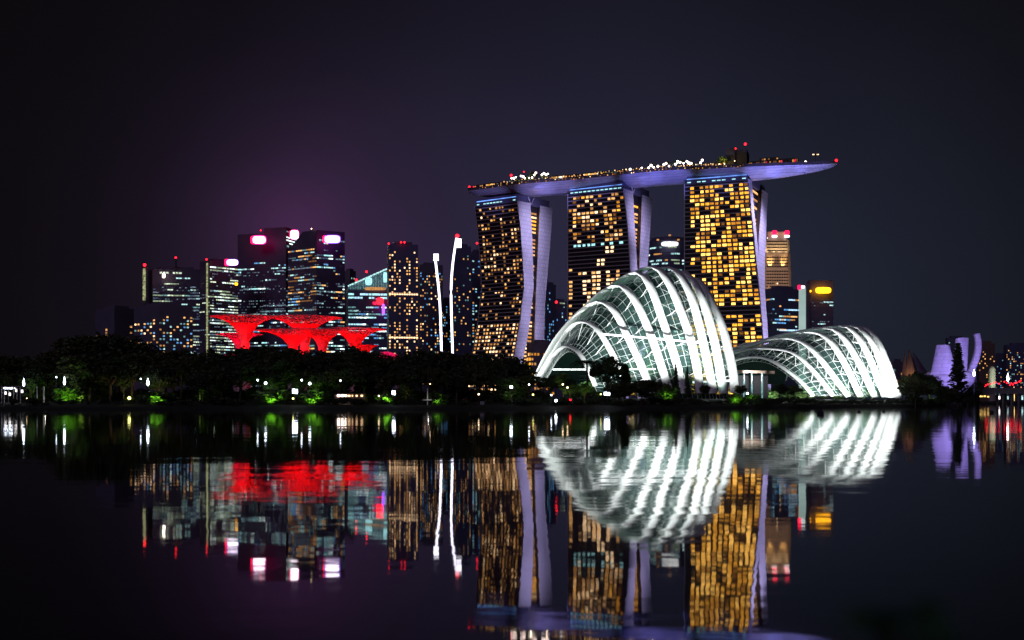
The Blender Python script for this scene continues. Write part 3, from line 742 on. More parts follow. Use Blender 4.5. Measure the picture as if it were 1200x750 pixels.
mb = MB(); r0 = [[p+V*fw*a+Vector((0, 0, h)) for a, h in ((.0, .02), (.0, 2.6), (.012, 2.6), (.012, .5), (.98, .5), (.98, 2.6), (1, 2.6), (1, .02))] for p, V, fw, dep, s in sec]
mb.grid(r0, smooth=False); mb.face(r0[0]); mb.face(r0[-1][::-1]); mb.build('deck', M['deck'], sp)
def deck_pt(px, v=.12):                         # a point on the deck under a picture column
    best = min(sec, key=lambda c: abs((600+F*(c[0]+c[1]*c[2]*v).x/(c[0]+c[1]*c[2]*v).y)-px))
    q_ = best[0]+best[1]*best[2]*v
    return Vector(((px-600)/F*q_.y, q_.y, best[0].z+.5))
def dlamp(px, key, r, h, v=.06, name='deck_lamp'):
    p = deck_pt(px, v); mb = MB(); mb.tube([p, p+Vector((0, 0, h))], .12, 4); mb.build('lamp_post', M['darksteel'], sp)
    mb = MB(); mb.ball(p+Vector((0, 0, h+r)), r); mb.build(name, E[key], sp)
for px, key, r, h in ((599.5, 'pinklamp', 1.0, 5.5), (602, 'pinklamp', 1.3, 4.6), (604.5, 'pinklamp', 1.0, 5.8), (610.5, 'pinklamp', 1.0, 6.2), (613, 'pinklamp', 1.4, 5.4), (615, 'pinklamp', .9, 4.2), (620, 'pinklamp', .9, 4.0), (623.5, 'pinklamp', 1.0, 4.2),
                      (626, 'pinklamp', 1.1, 6.4), (628, 'pinklamp', 1.2, 7.6), (635, 'pinklamp', 1.1, 6.0), (637.5, 'pinklamp', 1.3, 7.0), (640, 'pinklamp', 1.1, 5.4), (642, 'pinklamp', 1.0, 6.2), (657, 'glowwhite', 1.5, 2.0), (738.5, 'glowwhite', 1.6, 2.2),
                      (752, 'pinklamp', 1.0, 3.2), (760, 'pinklamp', 1.1, 2.6), (763, 'pinklamp', 1.5, 4.2), (766, 'pinklamp', 1.0, 3.0), (771, 'pinklamp', 1.2, 3.2), (778, 'pinklamp', 1.3, 4.0), (780.5, 'pinklamp', 1.3, 5.0), (784, 'pinklamp', 1.0, 3.0),
                      (791.5, 'pinklamp', 1.2, 4.0), (794, 'pinklamp', 1.5, 5.6), (797, 'pinklamp', 1.2, 5.4), (801, 'pinklamp', 1.0, 4.6), (805, 'pinklamp', 1.3, 5.8), (807.5, 'pinklamp', 1.5, 4.2), (810, 'pinklamp', 1.1, 4.4), (821, 'pinklamp', 1.2, 4.6), (823, 'pinklamp', 1.3, 6.6),
                      (843, 'lamp_warm', .6, 3.0), (849, 'lamp_warm', .6, 2.8), (861, 'lamp_warm', .5, 5.0), (872, 'lamp_yel', .8, 1.2), (941.5, 'pinklamp', 1.0, 1.0), (944, 'pinklamp', 1.3, 1.2), (946, 'pinklamp', .9, 1.2)):
    dlamp(px, key, r*.72, h)
for k in range(18): dlamp(877.5+k*3.45, 'w3', .36, 1.6, .04)
for px, h, v in ((550, 1.5, .1), (555, 1.6, .1), (599, 11.5, .4), (614, 13, .4), (862, 17, .3), (873.5, 20, .3), (980, 1.0, .4)): dlamp(px, 'red', 1.1 if px in (599, 980, 873.5, 550) else .7, h, v, 'warning_light')
rnd_d = random.Random(77)
mb = MB(); px = 556.0
while px < 952:                                  # planting along the deck
    if not 846 < px < 876: leafblob(mb, deck_pt(px, rnd_d.uniform(.08, .3))+Vector((0, 0, 2.6)), rnd_d.uniform(1.4, 2.4), rnd_d.uniform(1.2, 2.6), 26, .5, rnd_d)
    px += rnd_d.uniform(1.6, 4.5)
mb.build('deck_planting', M['leaf2'], sp)
px = 562.0
while px < 872:                                  # small warm lamps along the rail
    q_ = deck_pt(px, -.004); mb = MB(); mb.ball(q_+Vector((0, 0, rnd_d.uniform(-.2, 1.2))), rnd_d.uniform(.3, .55), n=6); mb.build('rail_lamp', E[rnd_d.choice(['w0', 'w1', 'w2', 'w3', 'o1'])], sp)
    px += rnd_d.uniform(2.4, 5)
px = 570.0
while px < 850:
    q_ = deck_pt(px, .1); mb = MB(); mb.ball(q_+Vector((0, 0, rnd_d.uniform(3, 4.6))), rnd_d.uniform(.3, .6), n=6); mb.build('garden_light', E[rnd_d.choice(['w1', 'w2', 'w3', 'o2', 'g1', 'w2'])], sp)
    px += rnd_d.uniform(2, 4.5)
def pavilion(px0, px1, h, v0, v1, keys, p, n, z=0.0, name='pavilion'):
    h += 1.6; a, b = deck_pt(px0, v0), deck_pt(px1, v0); ZT_ = (a.z+b.z)/2-.7; c, d = deck_pt(px1, v1), deck_pt(px0, v1)
    c.x, d.x = b.x+(deck_pt(px1, v1)-deck_pt(px1, v0)).length*.3, a.x+(deck_pt(px0, v1)-deck_pt(px0, v0)).length*.3
    mb = MB(); mb.prism([a.xy, b.xy, c.xy, d.xy], ZT_+.5+z, ZT_+.5+z+h); o = mb.build(name, M['deck'], sp)
    q = [] 
    for i in range(n):
        if random.random() < p:
            t0, t1 = (i+.12)/n, (i+.88)/n; A, B = a.lerp(b, t0), a.lerp(b, t1); nn = Vector((-.2, -1, 0))*.05
            q.append((Vector((A.x, A.y-.1, ZT_+z+.5+h*.35)), Vector((B.x, B.y-.1, ZT_+z+.5+h*.35)), Vector((B.x, B.y-.1, ZT_+z+.5+h*.8)), Vector((A.x, A.y-.1, ZT_+z+.5+h*.8)), random.choice(keys)))
    for q_ in q:
        mb = MB(); aa, bb, cc, dd, kk = q_
        mb.hexa([aa, bb, bb+Vector((0, .2, 0)), aa+Vector((0, .2, 0))], [dd, cc, cc+Vector((0, .2, 0)), dd+Vector((0, .2, 0))]); x = mb.build('pavilion_window', E[kk], o)
pavilion(556, 568, 3.2, .10, .5, ['w1', 'c1', 'w1'], .6, 6); pavilion(569.5, 580, 4.0, .10, .5, ['o2', 'w2'], 1, 5); pavilion(582, 590, 3.2, .1, .5, ['w1', 'g1'], .6, 4)
pavilion(646, 667, 4.6, .15, .6, ['w1', 'w2', 'g1', 'o1'], .8, 9); pavilion(669, 683, 4.2, .15, .6, ['w1', 'o1'], .5, 7); pavilion(684, 706, 4.2, .15, .6, ['w3', 'w2', 'o2'], .85, 9)
pavilion(707, 724, 3.4, .15, .6, ['w1', 'c1'], .35, 8); pavilion(726, 741, 4.2, .2, .6, ['o1', 'w1'], .4, 6); pavilion(742, 757, 3.4, .2, .6, ['o1', 'w1'], .3, 6)
pavilion(826, 846, 5.0, .2, .7, ['w1'], .2, 8); pavilion(850.5, 861, 16.5, .25, .7, ['w1'], .0, 4, name='lift_core'); pavilion(861, 875, 15.0, .3, .75, ['w1'], .0, 4, name='lift_core')
pavilion(877, 935, 5.2, .25, .75, ['o1', 'w2', 'redsoft', 'w3', 'w1', 'o0', 'w0'], .62, 26); pavilion(890, 912, 2.2, .3, .7, ['redsoft', 'w1', 'w0'], .6, 9, z=5.2)
p = deck_pt(955.5, .3); mb = MB(); mb.tube([p, p+Vector((0, 0, 8.5))], .3, 5); mb.box(p+Vector((0, 0, 8.9)), (5.5, 2, .8)); mb.build('mast', M['darksteel'], sp)
for s in (-1.8, 1.6): mb = MB(); mb.box(p+Vector((s, -1.1, 8.8)), (1.6, .4, .7)); mb.build('mast_light', E['w3'], sp)
# belly lights: bracket lamps at the tower heads and floodlights on the ground in front
blue = (.24, .235, 1.0)
def hullpt(px, v, dz): q_ = deck_pt(px, v); return Vector((q_.x, q_.y, q_.z-.5+dz))
for (P, front, rear, zt, root), tx in ((T1, 655), (T2, 775), (T3, 930)):
    spot('hull_floodlight', P(9, 8, zt-8), hullpt(tx, .3, -9), 7000, blue, 120, 1.5, .7)
for px, py_, cone, pw in ((575, .08, 7, .5), (628, .12, 7, .9), (655, .12, 8, 1.0), (700, .06, 7, .45), (752, .12, 8, 1.1), (787, .12, 8, 1.1), (845, .05, 8, .4), (893, .12, 8, 1.2), (922, .12, 8, 1.2), (955, .2, 8, .9)):
    spot('hull_floodlight', (XZ(px, 770), 770, 6), hullpt(px, py_, -5), 3200000*pw, blue if px > 720 else (.37, .33, 1.0), cone, 1, .9)

# podium of the hotel, low building seen between tower legs and the left dome
r, ft, z1 = tower('low podium building lit amber between the legs of the leftmost hotel tower', 617, 622, 650, 404, 1010, 10, 8, 'facade_grey',
      [('R', lambda A, B, z: homes(A, B, 8, z-2, 8, 4.2, ['o1', 'w1', 'o1'], .5, .5, .6)), ('L', lambda A, B, z: homes(A, B, 8, z-2, 3, 4.2, ['o1', 'w2', 'o2'], .9, .6, .7))], name='podium_building', lines=4.2)

# ------------------------------------------------------------------ glass domes
def spline3(pts, n):
    P = [Vector(p) for p in pts]; return catmull(P, n)
def resample(P, n):
    d = [0]
    for a, b in zip(P, P[1:]): d.append(d[-1]+(b-a).length)
    out = []; j = 0
    for k in range(n+1):
        t = d[-1]*k/n
        while j < len(P)-2 and d[j+1] < t: j += 1
        f = (t-d[j])/max(1e-6, d[j+1]-d[j]); out.append(P[j].lerp(P[j+1], min(1, max(0, f))))
    return out
def glass_mat():
    m = bpy.data.materials.new('dome_glass'); m.use_nodes = True; nt = m.node_tree; nt.nodes.clear(); N = nt.nodes.new; L = nt.links.new
    out = N('ShaderNodeOutputMaterial'); mx = N('ShaderNodeMixShader'); tr = N('ShaderNodeBsdfTransparent'); gl = N('ShaderNodeBsdfGlossy'); df = N('ShaderNodeBsdfDiffuse')
    m2 = N('ShaderNodeMixShader'); fr = N('ShaderNodeFresnel'); fr.inputs[0].default_value = 1.45
    tr.inputs[0].default_value = (.44, .62, .55, 1); gl.inputs['Roughness'].default_value = .12; gl.inputs[0].default_value = (.8, .9, .9, 1)
    geo = N('ShaderNodeNewGeometry'); tx = N('ShaderNodeTexNoise'); tx.inputs['Scale'].default_value = .25; L(geo.outputs['Position'], tx.inputs['Vector'])
    mr = N('ShaderNodeMapRange'); mr.inputs[3].default_value = .22; mr.inputs[4].default_value = .42; L(tx.outputs[0], mr.inputs[0])
    df.inputs[0].default_value = (.070, .135, .122, 1)
    L(fr.outputs[0], mx.inputs[0]); L(tr.outputs[0], mx.inputs[1]); L(gl.outputs[0], mx.inputs[2])
    L(mr.outputs[0], m2.inputs[0]); L(mx.outputs[0], m2.inputs[1]); L(df.outputs[0], m2.inputs[2]); L(m2.outputs[0], out.inputs[0]); return m
M['dome_glass'] = glass_mat()
def dome(label, name, ribs, yb, yf, width, thick, shrink, center, dense):
    root = empty(name, (center[0], center[1], 4.0), label, 'glass dome')
    curves = []
    nr = len(ribs)
    for i, pts in enumerate(ribs):
        s = i/(nr-1); Yb, Yf = yb[0]+(yb[1]-yb[0])*s, yf[0]+(yf[1]-yf[0])*s
        n = len(pts); P = []
        xs = [p[0] for p in pts]; x0, x1 = xs[0], xs[-1]
        for k, (px, py) in enumerate(pts):
            t = .35*(px-x0)/(x1-x0)+.65*k/(n-1)
            P.append(W(px, py, Yb+(Yf-Yb)*t))
        c = resample(spline3(P, 8), 28)
        # feet go down to the ground
        for e in (0, -1):
            if c[e].z > 4.2: pass
        curves.append(c)
    for i, c in enumerate(curves):
        mb = MB(); rows = []
        wd = width*(.62+.38*min(1, i/2.5))*(1.0+.03*i)
        for k, p in enumerate(c):
            T = (c[min(k+1, len(c)-1)]-c[max(k-1, 0)]).normalized()
            ax = Vector((.92, .38, 0)); a = (ax-T*ax.dot(T)).normalized(); b = T.cross(a)
            if b.dot(p-Vector(center)) < 0: b = -b
            tw = 1.0
            rows.append([p+a*wd*tw*.5*x+b*thick*y for x, y in ((-1, 0), (-.8, .75), (0, 1.0), (.8, .75), (1, 0), (.5, -.45), (-.5, -.45))])
        mb.grid(rows, closed_u=True); mb.face(rows[0]); mb.face(rows[-1][::-1]); mb.build('arch_rib', M['steel'], root)
    # glazed skin under the ribs
    def inner(p): q_ = Vector(center)+(p-Vector(center))*shrink; q_.z = max(p.z-(1-shrink)*55, 3.5) if p.z > 6 else p.z; return q_
    skin = []
    for i in range(nr-1):
        for m_ in range(3):
            f = m_/3; skin.append([inner(a.lerp(b, f)) for a, b in zip(curves[i], curves[i+1])])
    skin.append([inner(a) for a in curves[-1]])
    mb = MB(); mb.grid(skin); mb.build('glass_skin', M['dome_glass'], root)
    mb = MB()
    for k_, s_ in enumerate(skin): mb.tube([p+(p-Vector(center)).normalized()*.12 for p in s_], .085, 3, cap=False)
    for k in range(1, 28): mb.tube([s_[k]+(s_[k]-Vector(center)).normalized()*.12 for s_ in skin], .075, 3, cap=False)
    for k in range(1, 27, 1):
        for j in range(0, len(skin)-3, 3):
            if (k+j) % 2 == 0: mb.tube([skin[j][k]+(skin[j][k]-Vector(center)).normalized()*.12, skin[j+3][min(k+2, 27)]+(skin[j+3][min(k+2, 27)]-Vector(center)).normalized()*.12], .06, 3, cap=False)
    mb.build('glazing_grid', M['steel'], root)
    # stand-off braces
    for i, c in enumerate(curves[1:], 1):
        mb = MB(); sk = skin[min(3*i, len(skin)-1)]; sk2 = skin[max(3*i-1, 0)]
        if dense:
            for k in range(3, 27, 2):
                mb.tube([c[k], sk2[k+1]], .15, 4, cap=False); mb.tube([c[k], sk2[k-1]], .12, 4, cap=False)
        else:
            for k in range(5, 27, 3): mb.tube([c[k], sk2[k].lerp(skin[max(3*i-2, 0)][k], .5)], .22, 4, cap=False)
        mb.build('rib_brace', M['steel'], root)
    return root, curves, skin
CF = [[(631, 446), (637, 437), (648, 418), (658, 408), (664, 406), (672, 409), (680, 416), (688, 430), (697, 452)],
      [(629, 447), (638, 432), (655, 404), (668, 385), (679, 378), (692, 380), (704, 392), (720, 420), (734, 455)],
      [(627, 447), (634, 432), (650, 402), (668, 379), (687, 361), (704, 354), (720, 365), (735, 394), (750, 426), (765, 461)],
      [(630, 447), (640, 428), (662, 393), (690, 358), (710, 341), (728, 335), (745, 354), (762, 391), (774, 426), (785, 461)],
      [(636, 447), (648, 424), (676, 380), (706, 347), (732, 326), (750, 320), (763, 338), (776, 374), (788, 410), (803, 461)],
      [(648, 447), (664, 416), (692, 372), (722, 338), (750, 318), (769, 314), (783, 330), (798, 365), (812, 408), (821, 461)],
      [(668, 447), (688, 406), (720, 356), (750, 328), (775, 315), (792, 317), (803, 332), (812, 353), (824, 401), (836, 461)],
      [(700, 447), (722, 398), (752, 348), (778, 326), (797, 318), (809, 326), (816, 336), (824, 353), (837, 398), (848, 461)],
      [(730, 447), (750, 400), (780, 350), (803, 328), (818, 329), (829, 345), (838, 363), (848, 388), (858, 430), (861, 461)]]
cfc = (XZ(745, 540), 540.0, 4.0)
cf, cfcur, cfskin = dome('tall shell shaped glass dome with glowing white arches, left of the two domes', 'glass_dome', CF, (548, 605), (505, 548), 4.0, .8, .955, cfc, False)
FDR = [[(826, 452), (842, 432), (858, 424), (878, 419), (898, 421), (918, 432), (938, 448), (952, 464)],
       [(828, 450), (844, 424), (858, 416), (880, 410), (901, 409), (929, 414), (952, 434), (976, 464)],
       [(832, 448), (848, 418), (866, 411), (892, 402), (918, 397), (941, 402), (963, 423), (994, 465)],
       [(838, 446), (856, 412), (876, 406), (908, 396), (940, 390), (966, 394), (987, 421), (1008, 465)],
       [(850, 446), (866, 408), (890, 401), (925, 391), (960, 386), (982, 389), (1003, 419), (1025, 466)],
       [(868, 446), (884, 406), (910, 398), (945, 388), (975, 383.5), (998, 386), (1016, 413), (1037, 466)],
       [(892, 446), (906, 404), (932, 396), (965, 386), (990, 382.5), (1009, 386), (1027, 411), (1045, 466)],
       [(918, 446), (932, 404), (956, 396), (985, 386), (1003, 383.5), (1018, 387), (1031, 405), (1043, 435), (1053, 467)]]
fdc = (XZ(950, 640), 640.0, 4.0)
fd, fdcur, fdskin = dome('low wide glass dome with dense white glowing arches, right of the two domes', 'glass_dome', FDR, (655, 715), (596, 640), 4.0, .8, .96, fdc, True)
# lit walkways inside the left dome
def strip(root, a, b, r=.5, name='lit_walkway'):
    n = 10; mb = MB(); mb.tube([a.lerp(b, k/n) for k in range(n+1)], r, 6); mb.build(name, E['strip'], root)
strip(cf, W(705, 391.5, 517), W(823, 401.5, 536), .42); strip(cf, W(648, 433, 522), W(704, 433, 513), .34); strip(cf, W(734, 432.5, 508), W(768, 432.5, 506), .34)
strip(cf, W(812, 448, 540), W(858, 446, 548), .5)
# canopy with columns between the two domes
r = empty('entrance_canopy', (XZ(872, 565), 565, 4.2), 'dark flat canopy on pale columns between the two glass domes', 'canopy')
mb = MB(); mb.prism([(XZ(860, 560), 560), (XZ(908, 575), 575), (XZ(908, 590), 592), (XZ(860, 585), 580)], ZP(437, 565), ZP(434, 565)); mb.build('roof', M['facade_brown'], r)
for px in (864, 872, 881, 893):
    mb = MB(); mb.tube([(XZ(px, 566), 566, 4), (XZ(px, 566), 566, ZP(437, 566))], .45, 8); mb.build('column', E['c1'], r)  # columns emit to imitate lamplight falling on them
mb = MB(); mb.prism([(XZ(862, 578), 578), (XZ(900, 582), 582), (XZ(900, 583), 583), (XZ(862, 579), 579)], 4, ZP(440, 578)); mb.build('glazed_wall', M['hotel_glass'], r)
# floodlights at the feet and lamps inside
rnd = random.Random(5)
def interior(root, cx, cy, rx, ry, hmax, n):
    mb = MB()
    for i in range(n):
        a = rnd.uniform(0, 2*math.pi); k = math.sqrt(rnd.random()); h = hmax*(1-k)*rnd.uniform(.5, 1)+3
        leafblob(mb, (cx+rx*k*math.cos(a), cy+ry*k*math.sin(a), 4+h*.6), rnd.uniform(2.5, 4.5), rnd.uniform(2.2, 4.5), 80, .8, rnd)
    o = mb.build('planting', M['leaf3'], root)
interior(cf, XZ(752, 545), 552, 34, 14, 38, 70)
interior(fd, XZ(960, 650), 648, 40, 20, 9, 46)
white = (.93, 1.0, .98)
for i in range(1, 9):
    f = cfcur[i][-1]; b = cfcur[i][18]
    spot('rib_floodlight', (f.x-8, f.y-32, 4.6), (b.x, b.y, b.z*.95), 190000 if i < 6 else 170000, white, 62, .7, .8)
for i, pw in ((0, 16000), (2, 26000), (4, 26000)):
    f = cfcur[i][0]; spot('rib_floodlight', (f.x-18-4*i, f.y-26, 5), cfcur[i][7], pw*2.2, white, 60, .7, .8)
for i in range(1, 8):
    f = fdcur[i][-1]; b = fdcur[i][18]
    spot('rib_floodlight', (f.x-6, f.y-24, 4.4), (b.x, b.y, b.z*.95), 150000, white, 80, .7, .8)
spot('rib_floodlight', (XZ(880, 560), 556, 14), fdcur[2][10], 70000, white, 80, .7, .8)
spot('rib_floodlight', (XZ(1066, 640), 622, 5), fdcur[7][20], 60000, white, 80, .7, .8)
spot('rib_floodlight', (XZ(875, 560), 535, 5), cfcur[8][20], 30000, white, 80, .7, .8)
for px, z, pw in ((690, 18, 3000), (730, 30, 7000), (765, 24, 8000), (805, 30, 7000), (835, 16, 9000), (818, 22, 6000)): spot('inside_lamp', (XZ(px, 540), 538, z*.8), (XZ(px, 580), 580, z+14), pw*1.3, (.62, 1.0, .85), 150, 1, .6)
for px, z, pw in ((900, 10, 2500), (945, 14, 7000), (990, 16, 9000), (1020, 14, 8000)): spot('inside_lamp', (XZ(px, 636), 634, z*.7), (XZ(px, 690), 690, z+12), pw*1.6, (.8, 1.0, .95), 150, 1, .6)

# ------------------------------------------------------------------ supertrees
def supertree(label, cx_, ytop, x0, x1, yneck, Y, trunk_w, pw, col=(1.0, .0012, .003)):
    X = XZ(cx_, Y); zt = ZP(ytop, Y); zn = ZP(yneck, Y); R1 = (x1-x0)/2*Y/F; r0 = trunk_w/2*Y/F
    root = empty('supertree', (X, Y, 4), label, 'supertree', 'red lit supertrees')
    mb = MB(); mb.lathe((X, Y, 0), [(r0*1.35, 3.5), (r0*1.15, 4+(zn-4)*.4), (r0, zn-3), (r0*1.02, zn)], 16); mb.build('trunk', M['super'], root)
    def prof(t): return r0+(R1-r0)*(.25*t+.75*t**2.1), zn+(zt-zn)*(1-(1-t)**1.6*1.0)
    mb = MB(); mb.lathe((X, Y, 0), [prof(t*.05) for t in range(0, 12)], 24); mb.build('funnel', M['super'], root)
    mb = MB(); n = 44
    for k in range(n):
        a = 2*math.pi*k/n
        mb.tube([(X+prof(t/9)[0]*math.cos(a+.06*(k % 2)*t/9), Y+prof(t/9)[0]*math.sin(a+.06*(k % 2)*t/9), prof(t/9)[1]+.15) for t in range(0, 10)], .23, 4, cap=False)
        if k % 2 == 0:
            mb.tube([(X+prof(t/9)[0]*math.cos(a+.14*(t-5)/4), Y+prof(t/9)[0]*math.sin(a+.14*(t-5)/4), prof(t/9)[1]+.2) for t in range(5, 10)], .17, 4, cap=False)
    for t in (.55, .65, .75, .84, .92, 1.0):
        rr, zz = prof(t); mb.tube([(X+rr*math.cos(2*math.pi*k/36), Y+rr*math.sin(2*math.pi*k/36), zz+.1) for k in range(37)], .2, 4, cap=False)
    mb.build('canopy_branches', M['super'], root)
    for s in (-1, 1):
        spot('supertree_lamp', (X+s*(r0*1.3+7), Y-11, max(8, zn-16)), (X+s*1, Y, zn+(zt-zn)*.3), pw, col, 100, .5, .7)
    spot('supertree_lamp', (X, Y+9, zn-12), (X, Y-2, zt), pw*.6, col, 110, .5, .7)
SP = 36000
supertree('tall red supertree with the widest canopy, at the left of the cluster', 287, 371.5, 247, 327, 399, 690, 11, SP)
supertree('tall red supertree standing behind, its flat canopy reaching right above the others', 357, 372.5, 312, 400, 401, 735, 11, SP)
supertree('red supertree in the middle of the front row, below the tall flat canopy', 343.5, 387.5, 300, 386, 408, 680, 10, SP*.8)
supertree('red supertree with the narrowest trumpet, third from the left in the front row', 378, 387.5, 350, 410, 411, 675, 8, SP*.7)
supertree('red supertree with a broad canopy at the right end of the front row', 416, 386, 380, 455, 408, 690, 10, SP*.8)
supertree('low magenta red supertree with a small canopy at the far left of the cluster', 281, 392, 249, 303, 408, 720, 9, SP*.5, (1.0, .002, .04))
supertree('low red supertree peeking out under the broad right hand canopy', 428, 405, 410, 441, 419, 720, 7, SP*.35)
# magenta lit tent right of the supertrees and a small one at left
def tent(label, x0, x1, yt, Y):
    X = XZ((x0+x1)/2, Y); rw = (x1-x0)/2*Y/F; root = empty('lit_tent', (X, Y, 4), label, 'tent'); zt = ZP(yt, Y)
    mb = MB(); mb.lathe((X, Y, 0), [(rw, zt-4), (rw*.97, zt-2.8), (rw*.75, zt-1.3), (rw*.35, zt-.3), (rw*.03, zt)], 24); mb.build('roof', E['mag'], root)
    for k in range(10):
        a = 2*math.pi*k/10; mb = MB(); mb.tube([(X+rw*.93*math.cos(a), Y+rw*.93*math.sin(a), 3.5), (X+rw*.93*math.cos(a), Y+rw*.93*math.sin(a), zt-3.2)], .3, 5); mb.build('post', M['super'], root)
tent('magenta glowing low domed tent roof at the right foot of the supertrees', 436, 468, 412, 640); tent('small magenta glowing domed roof at the left foot of the supertrees', 262, 278, 413, 660)

# ------------------------------------------------------------------ white light masts
def light_mast(label, pts, head, Y):
    root = empty('light_mast', W(pts[0][0], 471, Y), label, 'light mast')
    P = resample(catmull([W(x, y, Y) for x, y in pts], 6), 24)
    mb = MB(); mb.tube(P, [.74]*25, 8); mb.build('lit_pole', E['mast'], root)
    hx, hy, w, h = head
    mb = MB()
    for i in range(3):
        for j in range(4): mb.box(W(hx-w/2+(i+.5)*w/3, hy-h/2+(j+.5)*h/4, Y-1.2), (w/3*.86*Y/F, 1.2, h/4*.86*Y/F))
    mb.build('floodlight_bank', E['masthead'], root)
    mb = MB(); mb.box(W(hx, hy, Y), (w*Y/F*1.02, .6, h*Y/F*1.02)); mb.build('lamp_frame', M['darksteel'], root)
    return root
m1 = light_mast('left white glowing light mast, straight and leaning left', [(517.5, 440), (517.3, 411), (515.2, 352), (510.2, 304)], (511, 301.5, 6, 8), 800)
m2 = light_mast('right white glowing light mast, taller and bowed, with a red tip lamp', [(530.6, 440), (530.3, 411), (528.6, 345), (530.5, 310), (535, 279)], (537.9, 285, 5.5, 10.5), 800)
lamp_ball(m2, W(535.8, 276.5, 799), 1.3, 'red')

# ------------------------------------------------------------------ lotus museum, sail halls, bridge on the right
Y = 1000; MX = XZ(1122, Y)
mus = empty('lotus_museum', (MX, Y+20, 4), 'lotus shaped museum with violet lit petals beside the tall conifer', 'museum')
def petal(az, r0, r1, z0, z1, w0, w1, th0, th1, curve=1.7, lean=0.0):
    d = Vector((math.cos(az), math.sin(az), 0)); t_ = Vector((-d.y, d.x, 0)); rows = []
    for k in range(13):
        t = k/12; r_ = r0+(r1-r0)*(1.25*math.sin(t*math.pi*.62) if curve > 3 else t**(1/curve)); z = z0+(z1-z0)*t; w = w0+(w1-w0)*t**.8; th = th0+(th1-th0)*t
        c = Vector((MX, Y+20, 0))+d*r_+t_*lean*t
        sec_ = []
        for a in range(14):
            an = 2*math.pi*a/14; x = math.copysign(abs(math.cos(an))**.7, math.cos(an)); y = math.copysign(abs(math.sin(an))**.7, math.sin(an))
            q_ = c+t_*x*w/2+d*y*th/2; sec_.append(Vector((q_.x, q_.y, z+y*th*.10*t)))
        rows.append(sec_)
    mb = MB(); mb.grid(rows, closed_u=True); mb.face(rows[0][::-1]); mb.face(rows[-1]); mb.build('petal', M['petal'], mus)
petal(R(236), 15, 19, 14, 50.5, 31, 11, 8, 9, 1.3)
petal(R(305), 8, 13, 15, 57, 14, 14, 9, 7, 2.0)
petal(R(350), 8, 21, 14, 61.5, 12, 6.0, 8, 5.0, 4)
petal(R(45), 8, 18, 15, 44, 16, 12, 8, 8)
mb = MB(); mb.lathe((MX, Y+20, 0), [(6, 4), (14, 12), (21, 20), (22, 26), (15, 30)], 24); mb.build('bowl', M['petal'], mus)
vio = (.38, .27, 1.0)
spot('petal_floodlight', (MX-38, Y-48, 6), (MX-16, Y+8, 36), 130000, vio, 60, 1, .7)
spot('petal_floodlight', (MX+14, Y-52, 6), (MX+10, Y+8, 38), 130000, vio, 55, 1, .7)
spot('petal_floodlight', (MX+52, Y-30, 6), (MX+22, Y+14, 40), 60000, vio, 50, 1, .7)
# sail hall
Y = 1180; X = XZ(1068, Y)
hall = empty('sail_hall', (X, Y, 4), 'brown sail shaped hall lit gold from below beyond the right glass dome', 'hall')
def sail(pa, pb, pc, dy, bulge, m='facade_brown'):
    a, b, c = W(*pa, Y+dy), W(*pb, Y+dy), W(*pc, Y+dy); rows = []
    for k in range(11):
        t = k/10; l = a.lerp(c, t); r_ = b.lerp(c, t); row = []
        for j in range(9):
            s = j/8; p = l.lerp(r_, s); row.append(p+Vector((0, -bulge*math.sin(math.pi*s)*(1-t)**.7, 0)))
        rows.append(row)
    back = [[p+Vector((0, 1.2, 0)) for p in r_] for r_ in rows]
    mb = MB(); mb.grid(rows); mb.grid(back)
    for k in range(10):
        mb.face((rows[k][0], rows[k+1][0], back[k+1][0], back[k][0])); mb.face((rows[k][-1], rows[k+1][-1], back[k+1][-1], back[k][-1]))
    for j in range(8): mb.face((rows[0][j], rows[0][j+1], back[0][j+1], back[0][j]))
    mb.build('shell', M[m], hall)
sail((1056, 450), (1067, 450), (1060.5, 410.5), 6, 5); sail((1060, 450), (1080, 450), (1065.5, 408.5), 0, 8); sail((1069, 450), (1097, 450), (1070.5, 412.5), 10, 4, 'glass_dark')
spot('hall_uplight', W(1069, 447, Y-14), W(1066, 425, Y), 9000, (1.0, .55, .18), 50, .5, .7); spot('hall_uplight', W(1060, 447, Y-6), W(1061, 425, Y+6), 4000, (1.0, .5, .2), 50, .5, .7)
# pale domed turret and a lit spire
Y = 1420
r = empty('domed_turret', (XZ(1162.5, Y), Y, 4), 'pale domed turret lit green white beyond the bridge', 'turret')
hw = 4.0*Y/F
mb = MB(); mb.lathe((XZ(1162.5, Y), Y, 0), [(hw, 4), (hw*.95, ZP(437, Y)), (hw*.95, ZP(434.5, Y))], 12, smooth=False); mb.build('shaft', M['pale_stone'], r)
mb = MB(); mb.lathe((XZ(1162.5, Y), Y, 0), [(hw*1.02, ZP(434.5, Y)), (hw*.95, ZP(432, Y)), (hw*.6, ZP(429.6, Y)), (hw*.05, ZP(428.4, Y))], 14); mb.build('dome', M['pale_stone'], r)
spot('turret_floodlight', (XZ(1162.5, Y), Y-45, 16), (XZ(1162.5, Y), Y, 34), 110000, (.85, 1.0, .72), 40, .5, .7)
def spire(label, px, y0, y1, w, Y, key, gzv=4, lab2='spire lamp'):
    root = empty('spire_lamp', (XZ(px, Y), Y, gzv), label, 'lamp'); r_ = w/2*Y/F; z0, z1 = ZP(y1, Y), ZP(y0, Y)
    mb = MB(); mb.tube([(XZ(px, Y), Y, gzv-.3), (XZ(px, Y), Y, z0)], max(.08, r_*.16), 6); mb.build('post', M['darksteel'], root)
    mb = MB(); mb.lathe((XZ(px, Y), Y, 0), [(r_*.35, z0), (r_, z0+(z1-z0)*.25), (r_*.8, z0+(z1-z0)*.5), (r_*.35, z0+(z1-z0)*.78), (r_*.05, z1)], 8); mb.build('lantern', E[key], root)
